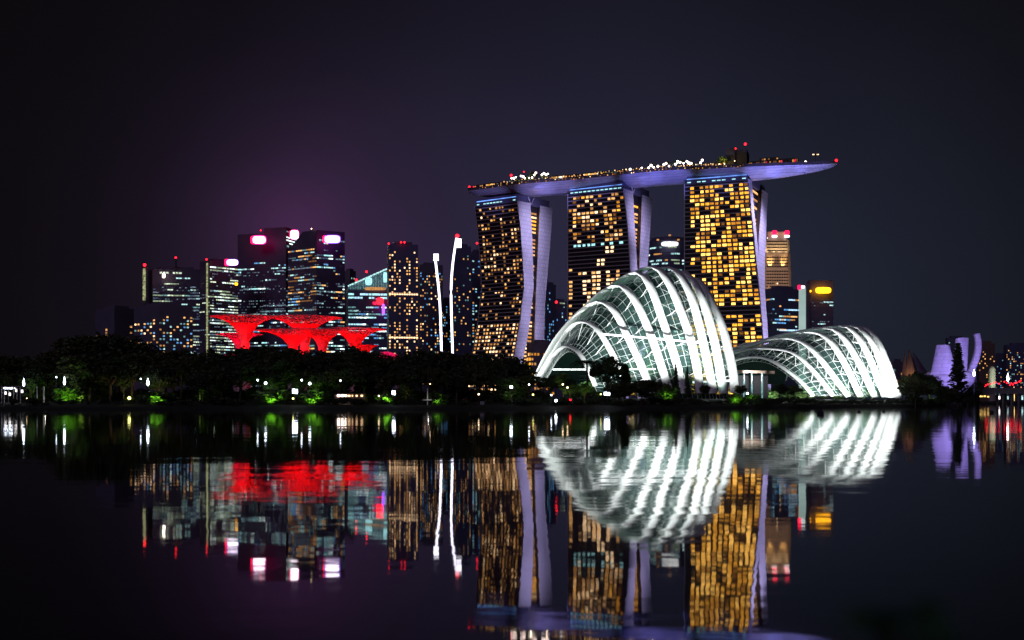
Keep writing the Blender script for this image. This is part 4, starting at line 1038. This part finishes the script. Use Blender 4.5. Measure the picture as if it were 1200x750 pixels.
spire('tall flame shaped lamp glowing pink white beyond the bridge', 1181, 437, 447, 3.2, 1150, 'pinklamp', 12)
spire('white flame shaped lamp at the foot of the violet petals', 1141.5, 432.5, 441, 3.0, 985, 'lamp_cool', 3.9)
# bridge
Y = 1060
br = empty('bridge', (XZ(1165, Y), Y, 0), 'low concrete road bridge on columns at the right edge of the water', 'bridge')
zd0, zd1 = ZP(461.5, Y), ZP(454.5, Y); xa, xb = XZ(1127, Y), XZ(1420, Y)
mb = MB(); mb.prism([(xa, Y), (xb, Y-10), (xb, Y+12), (xa, Y+22)], zd0, zd1-1.6); mb.build('deck', M['concrete'], br)
mb = MB(); mb.prism([(xa, Y-.4), (xb, Y-10.4), (xb, Y-9.9), (xa, Y+.1)], zd1-2.0, zd1); mb.build('parapet', M['concrete'], br)
for i, px in enumerate((1148, 1176, 1186, 1194, 1215, 1245, 1280)):
    for s in (3, 15):
        mb = MB(); yy = Y+s-4*(px-1127)/120; mb.tube([(XZ(px, Y), yy, -2), (XZ(px, Y), yy, zd0)], 1.0, 10); mb.build('column', M['concrete'], br)
mb = MB(); mb.prism([(xa-8, Y+2), (xa+16, Y+2), (xa+16, Y+20), (xa-8, Y+20)], -1, zd0); mb.build('abutment', M['concrete'], br)
for px, w in ((1137.5, 4), (1141, 3), (1145, 3), (1150, 3.5), (1154, 2.5), (1158, 2)):
    p = W(px, 464.8+random.uniform(-.6, .8), Y+4); mb = MB(); mb.box(p, (w*Y/F, .5, 1.3)); mb.build('underside_lamp', E['gold'], br)
for px, k, h in ((1171, 'glowwhite', 3), (1181, 'c2', 3), (1188, 'gold', 6), (1198, 'c2', 4)):
    mb = MB(); mb.box(W(px, 466, Y+22), (1.8*Y/F, .5, h)); mb.build('column_light', E[k], br)
red_px = [(1153.5, 452.8), (1155.5, 451.5), (1157.5, 450.4), (1161, 449.8), (1164.5, 448.8), (1167, 448.3), (1171, 449.6), (1177, 447.4), (1180, 448.8), (1183.5, 451.2), (1185, 449.2), (1187, 450.6), (1189, 448.8), (1191.5, 448.4), (1194.5, 447.2), (1196, 446.2)]
proto = None
for px, py in red_px:
    b = W(px, 455.6, Y+8)
    if proto is None:
        root = empty('red_lantern', (b.x, b.y, zd1-1.7), 'small red lantern on a post along the bridge roadway', 'lantern', 'red lanterns on the bridge')
        mb = MB(); mb.tube([(b.x, b.y, zd1-1.7), (b.x, b.y, zd1-.2)], .12, 5); mb.build('post', M['darksteel'], root)
        mb = MB(); mb.ball((b.x, b.y, zd1+.6), .68); mb.build('globe', E['red'], root); proto = root; pz = (zd1+.6)
    else:
        root = proto.copy(); C.objects.link(root)
        for ch in proto.children: c = ch.copy(); C.objects.link(c); c.parent = root
    target_z = ZP(py, b.y); s = max(.5, (target_z-(zd1-1.7))/(pz-(zd1-1.7)))
    root.location = (b.x, b.y, zd1-1.7)
    for c in root.children:
        if c.name.startswith('globe'): c.location.z = (target_z-pz)
        else: c.scale.z = max(.3, s)

# ------------------------------------------------------------------ trees
trnd = random.Random(21)
def make_broadleaf(h, w, n_clump, leaf, seed, mat_):
    rn = random.Random(seed); tr = MB(); cr = MB(); top = h*.42
    tr.tube([(0, 0, -.5), (.15, 0, top*.5), (.1, .1, top), (0, 0, h*.72)], [.55, .42, .34, .12], 7)
    for k in range(6):
        a = 2*math.pi*k/6+rn.uniform(-.4, .4); L2 = w*.36*rn.uniform(.7, 1.1)
        tr.tube([(0, 0, top*rn.uniform(.7, 1)), (L2*.5*math.cos(a), L2*.5*math.sin(a), top*1.2), (L2*math.cos(a), L2*math.sin(a), h*rn.uniform(.55, .8))], [.26, .17, .06], 5)
    for k in range(n_clump):
        while True:
            v = Vector((rn.uniform(-1, 1), rn.uniform(-1, 1), rn.uniform(-1, 1)))
            if v.length < 1: break
        c = (v.x*w*.40, v.y*w*.40, h*.62+v.z*h*.30*(1-.35*(v.x*v.x+v.y*v.y)))
        leafblob(cr, c, w*rn.uniform(.09, .17), h*rn.uniform(.06, .10), 46, leaf, rn)
    zs = sorted(v[2] for v in cr.v); k = h/zs[int(len(zs)*.985)]; tr.v = [(x, y, z*k) for x, y, z in tr.v]; cr.v = [(x, y, z*k) for x, y, z in cr.v]
    return tr.mesh('trunk', M['bark']), cr.mesh('crown', M[mat_])
def make_conifer(h, w, seed):
    rn = random.Random(seed); tr = MB(); cr = MB(); tr.tube([(0, 0, -.5), (0, 0, h*.97)], [.4, .05], 7)
    z = h*.12
    while z < h:
        r_ = w*.5*(1-z/h)**.8*rn.uniform(.75, 1.1)+.25
        for k in range(7):
            a = rn.uniform(0, 2*math.pi); L2 = r_*rn.uniform(.7, 1.1)
            tr.tube([(0, 0, z), (L2*.8*math.cos(a), L2*.8*math.sin(a), z+L2*.12)], [.07, .03], 3, cap=False)
            for s in range(3): leafblob(cr, (L2*(.35+.3*s)*math.cos(a), L2*(.35+.3*s)*math.sin(a), z+L2*.1*s), .55+.25*r_*.2, .45, 12, .42, rn)
        z += h*.035
    return tr.mesh('trunk', M['bark']), cr.mesh('crown', M['leaf'])
def make_palm(h, seed):
    rn = random.Random(seed); tr = MB(); cr = MB(); tr.tube([(0, 0, -.5), (.2, 0, h*.5), (.1, .1, h*.86)], [.34, .24, .2], 8)
    for k in range(22):
        a = 2*math.pi*k/22+rn.uniform(-.2, .2); L2 = h*.26*rn.uniform(.8, 1.1); up = rn.uniform(-.1, .9); prev = None
        d = Vector((math.cos(a), math.sin(a), 0)); t_ = Vector((-d.y, d.x, 0))
        for s in range(9):
            f = s/8; p = Vector((.1, .1, h*.86))+d*L2*f+Vector((0, 0, L2*(up*f-.95*f*f)))
            if prev is not None:
                for sg in (-1, 1):
                    wv = t_*sg*L2*.20*math.sin(math.pi*min(1, f*.9+.12))
                    cr.face((prev, p, p+wv+Vector((0, 0, -L2*.10))))
            prev = p
    return tr.mesh('trunk', M['bark']), cr.mesh('crown', M['leaf'])
TV = {'b%d' % k: (make_broadleaf(16, 15+k % 3*2, 70, .55, 40+k, 'leaf' if k % 2 else 'leaf2'), 16) for k in range(6)}
TV['lit'] = (make_broadleaf(16, 13, 40, .5, 77, 'leaf3'), 16)
TV['con'] = (make_conifer(24, 8.5, 3), 24); TV['con2'] = (make_conifer(12, 3.6, 4), 12); TV['palm'] = (make_palm(15, 6), 15); TV['palm2'] = (make_palm(15, 9), 15)
def put_tree(kind, px, ytop, Y, label, group=None, wide=1.0, name='broadleaf_tree', base=None, cat='tree'):
    (tm, cm), h0 = TV[kind]; X = XZ(px, Y); g = gz(px, Y) if base is None else base; H = ZP(ytop, Y)-g
    root = empty(name, (X, Y, g), label, cat, group); s = H/h0
    root.scale = (s*wide, s*wide, s); root.rotation_euler = (0, 0, trnd.uniform(0, 6.28))
    for nm, me in (('trunk', tm), ('crown', cm)):
        o = bpy.data.objects.new(nm, me); C.objects.link(o); o.parent = root
    return root
TOPS = [(-140, 414), (-60, 420), (0, 417), (30, 417), (55, 420), (66, 413), (80, 400), (100, 395), (120, 392), (140, 394), (155, 401), (172, 411), (200, 409), (225, 414), (250, 411), (270, 413), (290, 407), (322, 406), (345, 411), (372, 416),
        (400, 412), (418, 409), (432, 411), (450, 417), (480, 416), (500, 412), (522, 413), (550, 415), (575, 417), (600, 421), (620, 433), (640, 446)]
SEG = [(70, 'low dark tree at the far left end of the far bank'), (165, 'tall dark tree in the high clump below the leftmost apartment blocks'), (258, 'dark tree below the green crowned and striped towers, left of the supertrees'),
       (350, 'dark tree in front of the left supertrees'), (455, 'dark tree in front of the right supertrees and slanted roof block'), (545, 'dark tree below the two white light masts'), (700, 'dark tree in front of the leftmost hotel tower')]
def seg(px, s): return next(l for x, l in SEG if px < x)
px = -130.0; k = 0
while px < 622:                                  # tall back row
    put_tree('b%d' % (k % 6), px, interp(TOPS, px)+trnd.uniform(-1.0, 3.5), 415+trnd.uniform(-12, 25), seg(px, 0), 'dark trees along the far bank', trnd.uniform(.85, 1.15)); px += trnd.uniform(15, 21); k += 1
px = -115.0
while px < 630:                                  # lower front row
    y = interp(TOPS, px); put_tree('b%d' % (k % 6), px, y+trnd.uniform(12, 24), 382+trnd.uniform(-6, 8), seg(px, 1), 'dark trees along the far bank', trnd.uniform(.95, 1.35)); px += trnd.uniform(21, 30); k += 1
for i, px in enumerate((48, 118, 212, 262, 334, 428, 468, 536, 578, 612)):   # palms and narrow conifers among them
    if i % 2: put_tree('con2', px, interp(TOPS, px)+trnd.uniform(4, 10), 388, 'dark narrow conifer among the bank trees left of the domes', 'dark conifers along the far bank', 1.5, name='conifer')
    else: put_tree('palm2', px, interp(TOPS, px)+trnd.uniform(0, 8), 386, 'dark palm among the bank trees left of the domes', 'dark palms along the far bank', 1.3, name='palm_tree')
# in front of the domes
put_tree('palm', 688, 417, 430, 'dark palm against the lower left glass of the left dome', name='palm_tree', wide=1.5)
put_tree('b1', 712, 419.5, 436, 'round crowned tree in front of the left dome, right of the palm', wide=.95)
put_tree('con2', 732, 428, 440, 'narrow dark column tree between the round tree and the dark mound', name='conifer', wide=1.5)
put_tree('b3', 668, 446, 400, 'low round tree at the left foot of the left dome', wide=1.3)
put_tree('b5', 645, 441, 420, 'dark tree just left of the left dome base', wide=1.2)
put_tree('con', 792, 427, 470, 'left one of two dark conifers against the right part of the left dome', name='conifer', wide=.75)
put_tree('con', 805.5, 430, 474, 'right one of two dark conifers against the right part of the left dome', name='conifer', wide=.7)
put_tree('b2', 752, 446, 392, 'low wide dark tree in front of the left dome, between its palm and conifers', wide=1.7); put_tree('b4', 726, 449, 388, 'low wide dark tree under the palm and column tree', wide=1.6)
put_tree('b0', 826, 452, 480, 'small tree at the right foot of the left dome', wide=1.1)
for i, (px, y, l) in enumerate(((868, 452, 'small tree by the canopy between the two domes'), (914, 450, 'dark bushy tree at the left foot of the right dome'), (930, 452, 'dark bushy tree in front of the left arches of the right dome'))):
    put_tree('b%d' % (i % 6), px, y, 530+20*i, l, wide=1.3)
put_tree('con', 1122.5, 403, 830, 'tall dark conifer in front of the lotus museum', name='conifer', wide=1.15)
for i, (px, y, Yq, wd) in enumerate(((1066, 441, 700, 1.2), (1078, 437, 720, 1.1), (1089, 441, 740, 1.1), (1099, 449, 760, 1.2), (1110, 454, 800, 1.2), (1134, 449, 1030, 1.1), (1143, 448, 1040, 1.0), (1086, 447, 690, 1.3), (1073, 449, 605, 1.4))):
    put_tree('b%d' % (i % 6), px, y, Yq, 'dark tree in the clump between the right dome and the lotus museum' if i not in (5, 6) else 'dark tree at the bridge end right of the tall conifer', 'dark trees on the right bank', wd)
# rooftop trees on the sky park
for i, (px, h, v, l) in enumerate(((590.5, 6, .3, 'small tree on the roof deck, leftmost of its trees'), (606, 8.5, .35, 'tree on the roof deck behind the lamps above the leftmost tower'), (618, 9, .35, 'roof deck tree right of the red lamp above the leftmost tower'),
        (625, 12.5, .35, 'tallest tree on the roof deck above the leftmost hotel tower'), (638.5, 11, .35, 'round dark tree on the roof deck just right of the tallest left one'), (763.5, 10, .3, 'roof deck palm behind the left lamps of the middle lamp group'),
        (783, 10, .3, 'roof deck palm in the middle of the middle lamp group'), (792, 11, .3, 'roof deck palm with brightly lit crown, right of centre in the lamp group'), (800, 11.5, .3, 'tallest roof deck palm above the lamp group'), (811, 8, .3, 'low roof deck palm at the right end of the lamp group'),
        (846.5, 10.5, .15, 'yellow lit round tree on the roof deck beside the lift core'))):
    p = deck_pt(px, v); put_tree('palm' if 5 <= i <= 9 else 'lit', px, HY-(p.z+h-CH)*F/p.y, p.y, l, wide=1.0 if i < 5 else 1.25, base=p.z-.1, name='palm_tree' if 5 <= i <= 9 else 'broadleaf_tree')
for px in (604, 622, 640, 765, 785, 800): q_ = deck_pt(px, .15); point('deck_glow', q_+Vector((0, -1, 4)), 900, (1.0, .8, .45), .3)
q_ = deck_pt(846.5, .08); point('deck_glow', q_+Vector((0, -3, 6)), 1400, (1.0, .75, .12), .3)

# ------------------------------------------------------------------ bank shrubs
SV = []
for k in range(4):
    mbs = MB(); rn = random.Random(90+k)
    for j in range(16):
        a = rn.uniform(0, 6.28); rr = rn.uniform(0, 1.5); leafblob(mbs, (rr*math.cos(a), rr*math.sin(a), 1.0+rn.uniform(-.4, .9)*(1-rr/2.4)), .75, .7, 40, .26, rn)
    SV.append(mbs)
SVM = {m: [s.mesh('shrub_leaves', M[m]) for s in SV] for m in ('leaf', 'leaf3')}
def shrub(px, ytop, Y, label, group=None, m='leaf', wide=1.0, k=None):
    g = gz(px, Y); H = ZP(ytop, Y)-g; me = SVM[m][trnd.randrange(4) if k is None else k]
    o = bpy.data.objects.new('shrub', me); C.objects.link(o); o.location = (XZ(px, Y), Y, g-.1); s = max(.3, H/2.4); o.scale = (s*wide, s*wide, s); o.rotation_euler = (0, 0, trnd.uniform(0, 6.28))
    tag(o, label, 'shrub', group); return o
px = -25.0
while px < 640:
    sl = 'left half' if px < 300 else 'right half'
    shrub(px, trnd.uniform(463, 471), shore(px)+trnd.uniform(8, 18), 'dark low shrub on the unlit bank edge, %s' % ('left of the supertrees' if px < 250 else 'below the supertrees' if px < 470 else 'left of the domes'), 'dark shrubs along the bank', wide=trnd.uniform(1.1, 1.9)); px += trnd.uniform(13, 22)
px = 645.0
while px < 860:
    shrub(px, trnd.uniform(463, 469), shore(px)+trnd.uniform(8, 16), 'dark low shrub on the bank edge below the left dome', 'dark shrubs along the bank', wide=trnd.uniform(1.2, 2.0)); px += trnd.uniform(12, 18)
px = 862.0
while px < 1070:
    shrub(px, trnd.uniform(463, 466.5) if px < 950 else trnd.uniform(466.5, 469), shore(px)+trnd.uniform(8, 16), 'dark low shrub on the bank edge below the right dome', 'dark shrubs along the bank', wide=trnd.uniform(1.2, 2.0)); px += trnd.uniform(7, 11)
px = 1072.0
while px < 1128:
    shrub(px, trnd.uniform(462, 468), shore(px)+trnd.uniform(8, 16), 'dark low shrub on the bank edge beyond the right dome', 'dark shrubs along the bank', wide=trnd.uniform(1.2, 2.0)); px += trnd.uniform(5, 9)
px = -28.0
while px < 640:                                  # taller shrubs under the trees
    shrub(px, trnd.uniform(452, 460), 392+trnd.uniform(-6, 14), 'tall dark shrub under the far bank trees, %s' % ('left of the supertrees' if px < 250 else 'below the supertrees' if px < 470 else 'left of the domes'), 'dark shrubs along the bank', wide=trnd.uniform(1.0, 1.6)); px += trnd.uniform(8, 13)
# lamp lit planting
GL = (.45, 1.0, .10)
for (px, y, Yq, lab, pw, wd) in ((79, 452, 372, 'bright green lit round shrub left of the dark round bushes', 260, 1.3), (184, 456, 366, 'bright green lit hedge bush under the left white flame lamps', 420, 1.9), (318, 452, 366, 'green lit bush below a white globe lamp, left of the bright floodlight', 330, 1.5),
                            (367, 455, 366, 'green lit bush right of the bright floodlight', 330, 1.5), (452, 456, 372, 'green lit bush left of the square white lamp', 160, 1.2), (512, 458, 370, 'green lit bush right of the slim lit pole', 200, 1.3), (862, 460, 440, 'yellow green lit shrub at the right foot of the left dome', 160, 1.0), (779, 448, 420, 'yellow green lit bush between the arches and conifers of the left dome', 160, 1.0), (1094, 466, 740, 'small green lit shrub under the lotus museum', 160, 1.0), (881, 459, 470, 'yellow green lit shrub by the canopy between the domes', 140, 1.0)):
    shrub(px, y, Yq, lab, None, 'leaf3', wd); spot('garden_lamp', (XZ(px+.5, Yq-4), Yq-4.5, gz(px, Yq-4)+.6), (XZ(px, Yq), Yq, ZP(y+2, Yq)), pw*6, GL, 110, .15, .6)
for (px, y, Yq, lab, pw, col, wd) in ((37, 444, 378, 'slim green lit tree by the white lit shelter', 160, GL, .6), (94, 443, 378, 'olive lit spreading tree between the left white flame lamps', 200, (.9, 1.0, .25), 1.1), (145, 440, 380, 'dim amber lit tree left of the right white flame lamp', 130, (1.0, .8, .3), .9), (186, 440, 380, 'dim amber lit tree just above the bright green hedge bush', 150, (1.0, .8, .3), .9),
                                 (237, 448, 380, 'faintly lit small tree right of the green hedge bush', 60, GL, .9), (317, 443, 376, 'green lit tree crown behind the left white globe lamp', 200, GL, .8), (345, 449, 376, 'green lit tree crown above the bright floodlight', 90, GL, .7), (369, 440, 376, 'green lit tree crown behind the globe lamp right of the floodlight', 200, GL, .9), (398, 438, 384, 'pale olive lit tree above the row of warm shop lights', 190, (.8, 1.0, .5), 1.4), (476, 444, 384, 'faintly olive lit tree right of the square white lamp', 60, (.9, .9, .4), 1.0), (600, 444, 384, 'faintly lit tree behind the round white lamp left of the dome', 110, (.7, 1.0, .4), .9), (660, 438, 400, 'yellow green lit tree at the left foot of the left dome', 240, (.8, 1.0, .3), .8), (685, 450, 396, 'green lit small tree under the left dome palm', 160, (.7, 1.0, .3), 1.0)):
    put_tree('lit', px, y, Yq, lab, wide=wd); spot('garden_lamp', (XZ(px, Yq-5), Yq-4.5, gz(px, Yq-5)+.8), (XZ(px, Yq), Yq, ZP(y+8, Yq)), pw*3.2, col, 110, .15, .6)
# ------------------------------------------------------------------ lamps on the bank
def globe(px, py, Y, r, key, label, name='globe_lamp'):
    g = gz(px, Y); z = ZP(py, Y); root = empty(name, (XZ(px, Y), Y, g), label, 'lamp')
    mb = MB(); mb.tube([(XZ(px, Y), Y, g-.3), (XZ(px, Y), Y, z-r*.6)], .08, 6); mb.build('post', M['darksteel'], root)
    mb = MB(); mb.ball((XZ(px, Y), Y, z), r); mb.build('globe', E[key], root)
for a in ((66, 442, 372, .22, 'lamp_cool', 'tiny white globe lamp between the two left flame lamps'), (165, 444, 372, .22, 'lamp_cool', 'tiny white globe lamp just left of the third flame lamp'), (302, 445.5, 366, .3, 'lamp_cool', 'small white globe lamp upper left of the brightest globe pair'),
          (311.3, 449, 364, .42, 'lamp_cool', 'bright white globe lamp above the left lit bush'), (353.5, 445.5, 366, .3, 'lamp_cool', 'small white globe lamp upper right of the square floodlight'), (363, 449.5, 364, .42, 'lamp_cool', 'bright white globe lamp above the right lit bush'),
          (399, 446, 372, .25, 'lamp_cool', 'small pale globe lamp above the row of warm shop lights'), (599, 453.5, 368, .5, 'lamp_cool', 'round bright white lamp left of the left dome'), (620, 450.8, 374, .26, 'lamp_cool', 'small white lamp at the lower left tip of the left dome'),
          (651.5, 469.5, 368, .42, 'lamp_cool', 'low white lamp near the water below the left dome'), (646, 463, 370, .25, 'lamp_cool', 'slim bluish lamp above the low white lamp'), (665, 454.2, 376, .3, 'lamp_warm', 'small pinkish lamp at the foot of the left dome'), (659.5, 450.5, 380, .3, 'lamp_warm', 'upper small warm lamp at the foot of the left dome'),
          (624.7, 462.5, 368, .28, 'lamp_yel', 'small yellow lamp left of the left dome'), (151.5, 466.5, 362, .5, 'lamp_yel', 'yellow green lamp by the water left of the hedge bush'), (704, 462, 378, .24, 'lamp_yel', 'tiny yellow lamp beside the floodlight below the dome'), (718.5, 449.8, 420, .3, 'lamp_yel', 'yellow lamp in the round tree before the left dome'),
          (561, 462, 366, .28, 'lamp_warm', 'small warm lamp above the pale board on the bank'), (444, 464, 366, .26, 'lamp_warm', 'small pink lamp between the shop lights and the square white lamp'), (1097.5, 458.2, 760, .45, 'lamp_cool', 'white lamp in the trees under the lotus museum'), (1128, 461, 840, .45, 'lamp_cool', 'white lamp at the foot of the tall conifer'), (504, 450, 384, .18, 'lamp_warm', 'tiny warm lamp above the slim lit pole'), (876, 461, 450, .42, 'lamp_cool', 'bright lamp beside the lit shrub between the domes'), (343.5, 467, 362, .3, 'lamp_yel', 'small yellowish lamp under the square floodlight'), (31.5, 467, 360, .2, 'lamp_warm', 'tiny lamp near the water below the white lit shelter')):
    globe(*a)
spire('leftmost white flame shaped lamp on the bank, beside the lit shelter', 27.8, 443, 453, 2.8, 372, 'lamp_cool', gz(28, 372)); spire('second white flame shaped lamp from the left end of the bank', 75.5, 441, 451, 2.8, 372, 'lamp_cool', gz(75, 372)); spire('third white flame shaped lamp, above the bright green hedge bush', 173.3, 443, 452, 3.6, 372, 'lamp_cool', gz(173, 372))
def flood(x0, x1, y0, y1, Y, key, label, name='floodlight'):
    px = (x0+x1)/2; g = gz(px, Y); root = empty(name, (XZ(px, Y), Y, g), label, 'lamp')
    mb = MB(); mb.tube([(XZ(px, Y), Y+.3, g-.3), (XZ(px, Y), Y+.3, ZP(y0, Y))], .1, 6); mb.build('post', M['darksteel'], root)
    mb = MB(); mb.box((XZ(px, Y), Y+.2, ZP((y0+y1)/2, Y)), ((x1-x0)*Y/F*1.06, .2, (y1-y0)*Y/F*1.06)); mb.build('housing', M['darksteel'], root)
    n = 2
    for i in range(n):
        mb = MB(); w = (x1-x0)/n; mb.box((XZ(x0+w*(i+.5), Y), Y, ZP((y0+y1)/2+(1 if i else 0)*.4, Y)), (w*.9*Y/F, .18, (y1-y0)*.9*Y/F)); mb.build('lamp_head', E[key], root)
flood(342.6, 348.8, 455.6, 461.2, 362, 'lamp_cool', 'brightest square floodlight on the bank between two lit bushes'); flood(459.4, 463.4, 457.4, 462.6, 366, 'lamp_cool', 'square white lamp on the bank right of the warm shop lights'); flood(707.8, 714.8, 459.4, 463.2, 380, 'lamp_cool', 'twin headed floodlight in front of the dark mound below the dome')
flood(667.2, 669.4, 467.4, 469.4, 374, 'red', 'small red lit sign near the water below the left dome', 'lit_sign')
# slim lit pole, board, shelter, shops, buoys
Y = 366; g = gz(501, Y); r = empty('lit_pole', (XZ(501, Y), Y, g), 'slim pale lit pole with a base plate right of the square white lamp', 'pole')
mb = MB(); mb.tube([(XZ(501, Y), Y, g), (XZ(501, Y), Y, ZP(455, Y))], [.22, .16], 8); mb.build('shaft', M['steel'], r); mb = MB(); mb.box((XZ(501, Y), Y, ZP(468.7, Y)), (2.8, 1.2, .3)); mb.build('base_plate', M['steel'], r); point('pole_lamp', (XZ(502.5, Y), Y-1.6, ZP(466, Y)), 20, (1, .95, .8), .1)
Y = 362; g = gz(565, Y); r = empty('notice_board', (XZ(565, Y), Y, g), 'pale grey notice board standing on the dark bank', 'notice board')
mb = MB(); mb.box((XZ(565, Y), Y, ZP(472.2, Y)), (1.3, .08, 1.0)); mb.build('panel', mat('board_paint', (.4, .42, .45), .6), r)
for s in (-.5, .5): mb = MB(); mb.tube([(XZ(565, Y)+s, Y+.1, g-.2), (XZ(565, Y)+s, Y+.1, ZP(471, Y))], .05, 5); mb.build('post', M['darksteel'], r)
Y = 368; X0, X1 = XZ(1, Y), XZ(25, Y); g = gz(10, Y)
r = empty('shelter', ((X0+X1)/2, Y+3, g), 'white lit open shelter with pale posts at the left edge of the bank', 'shelter')
mb = MB(); mb.prism([(X0-1, Y-1), (X1+1, Y-1), (X1+1, Y+6), (X0-1, Y+6)], ZP(453.5, Y), ZP(452.4, Y)); mb.build('roof', M['facade_grey'], r)
for px in (2, 5, 10, 16, 20, 24):
    mb = MB(); mb.tube([(XZ(px, Y), Y, g-.2), (XZ(px, Y), Y, ZP(453.5, Y))], .12, 6); mb.build('post', M['steel'], r)
for px, w in ((4.5, 3), (8.5, 3.2), (12, 2.6), (15.8, 1.4)): mb = MB(); mb.box((XZ(px, Y), Y+.8, ZP(455, Y)), (w*Y/F, .3, .35)); mb.build('strip_lamp', E['lamp_cool'] if px < 14 else E['glowwhite'], r)
for px, y in ((4.6, 460.5), (17.5, 457.5), (24, 458.5), (9.5, 462)): mb = MB(); mb.box((XZ(px, Y), Y+1.2, ZP(y, Y)), (.5, .3, .9)); mb.build('wall_lamp', E['glowwhite'], r)
for px in (43.5, 51.5):
    Y = 370; g = gz(px, Y); r = empty('pale_post', (XZ(px, Y), Y, g), 'short pale post right of the lit shelter, %s one' % ('thinner left' if px < 47 else 'brighter right'), 'post')
    mb = MB(); mb.tube([(XZ(px, Y), Y, g-.2), (XZ(px, Y), Y, ZP(454, Y))], .16 if px < 47 else .28, 8); mb.build('shaft', M['steel'], r); mb = MB(); mb.ball((XZ(px, Y), Y, ZP(453.6, Y)), .3); mb.build('cap', M['steel'], r); point('post_lamp', (XZ(px, Y)+.9, Y-1.2, g+1.0), 12, (1, .9, .75), .1)
Y = 374; g = gz(412, Y); r = empty('kiosk_row', (XZ(413, Y), Y+3, g), 'low dark kiosk row with a line of warm lights', 'kiosk')
mb = MB(); mb.prism([(XZ(392, Y), Y), (XZ(428, Y), Y), (XZ(428, Y), Y+6), (XZ(392, Y), Y+6)], g-.2, ZP(461.5, Y)); mb.build('wall', M['facade_brown'], r)
mb = MB(); mb.prism([(XZ(391, Y), Y-1), (XZ(429, Y), Y-1), (XZ(429, Y), Y+7), (XZ(391, Y), Y+7)], ZP(461.5, Y), ZP(460.8, Y)); mb.build('roof', M['darksteel'], r)
for px, w in ((397, 3.4), (401.5, 3.4), (405, 2), (409, 3), (413, 1.4), (418, 2.2), (424, 2.6)): mb = MB(); mb.box((XZ(px, Y), Y-.1, ZP(463.8, Y)), (w*Y/F, .2, .55)); mb.build('window', E['pinklamp' if px < 408 else 'w3'], r)
def buoy(px, py, r_, label):
    Yb = (CH)*F/(py-HY); root = empty('buoy', (XZ(px, Yb), Yb, 0), label, 'buoy', 'dark buoys on the water')
    mb = MB(); mb.lathe((XZ(px, Yb), Yb, 0), [(r_*.5, -.3), (r_, -.1), (r_, r_*.7), (r_*.6, r_*1.1), (r_*.12, r_*1.3)], 12); mb.build('float', M['rubber'], root)
    mb = MB(); mb.tube([(XZ(px, Yb), Yb, r_*1.2), (XZ(px, Yb), Yb, r_*1.9)], r_*.1, 5); mb.build('pin', M['rubber'], root)
buoy(961.5, 486, .62, 'largest dark buoy on the water, below the left arches of the right dome'); buoy(1006.5, 483, .34, 'small dark buoy second of the row below the right dome'); buoy(1035.5, 483, .34, 'small dark buoy in front of the brightest arches'); buoy(1063, 483.5, .34, 'small dark buoy just past the end of the right dome'); buoy(1162, 484, .4, 'small dark buoy below the bridge')

# ------------------------------------------------------------------ dark shrub close to the camera, out of focus
rn = random.Random(8)
def near_shrub(x, y, z0, h, w, n, label):
    mb = MB(); st = MB()
    for k in range(n):
        a = rn.uniform(0, 6.28); rr = w*.5*math.sqrt(rn.random()); hh = h*(1-.5*(rr/(w*.5))**2)*rn.uniform(.55, 1.0)
        b = Vector((x+rr*.25*math.cos(a), y+rr*.25*math.sin(a), z0)); t_ = Vector((x+rr*math.cos(a), y+rr*.7*math.sin(a), z0+hh)); st.tube([b, b.lerp(t_, .55)+Vector((0, 0, .05)), t_], [.008, .006, .003], 4)
        leafblob(mb, t_, .10, .09, 18, .045, rn); leafblob(mb, b.lerp(t_, .65), .10, .10, 12, .05, rn)
    root = empty('near_shrub', (x, y, z0), label, 'shrub'); st.build('stems', M['bark'], root); mb.build('foliage', M['leaf_dark'], root)
near_shrub(.71, 1.95, .50, 1.25, .46, 60, 'blurred dark shrub close to the camera, tallest one at lower right')
near_shrub(1.02, 1.9, .50, 1.13, .5, 60, 'blurred dark shrub close to the camera at the lower right corner')
near_shrub(.50, 1.95, .50, 1.06, .40, 45, 'blurred low dark shrub at lower right, left of the tallest one')
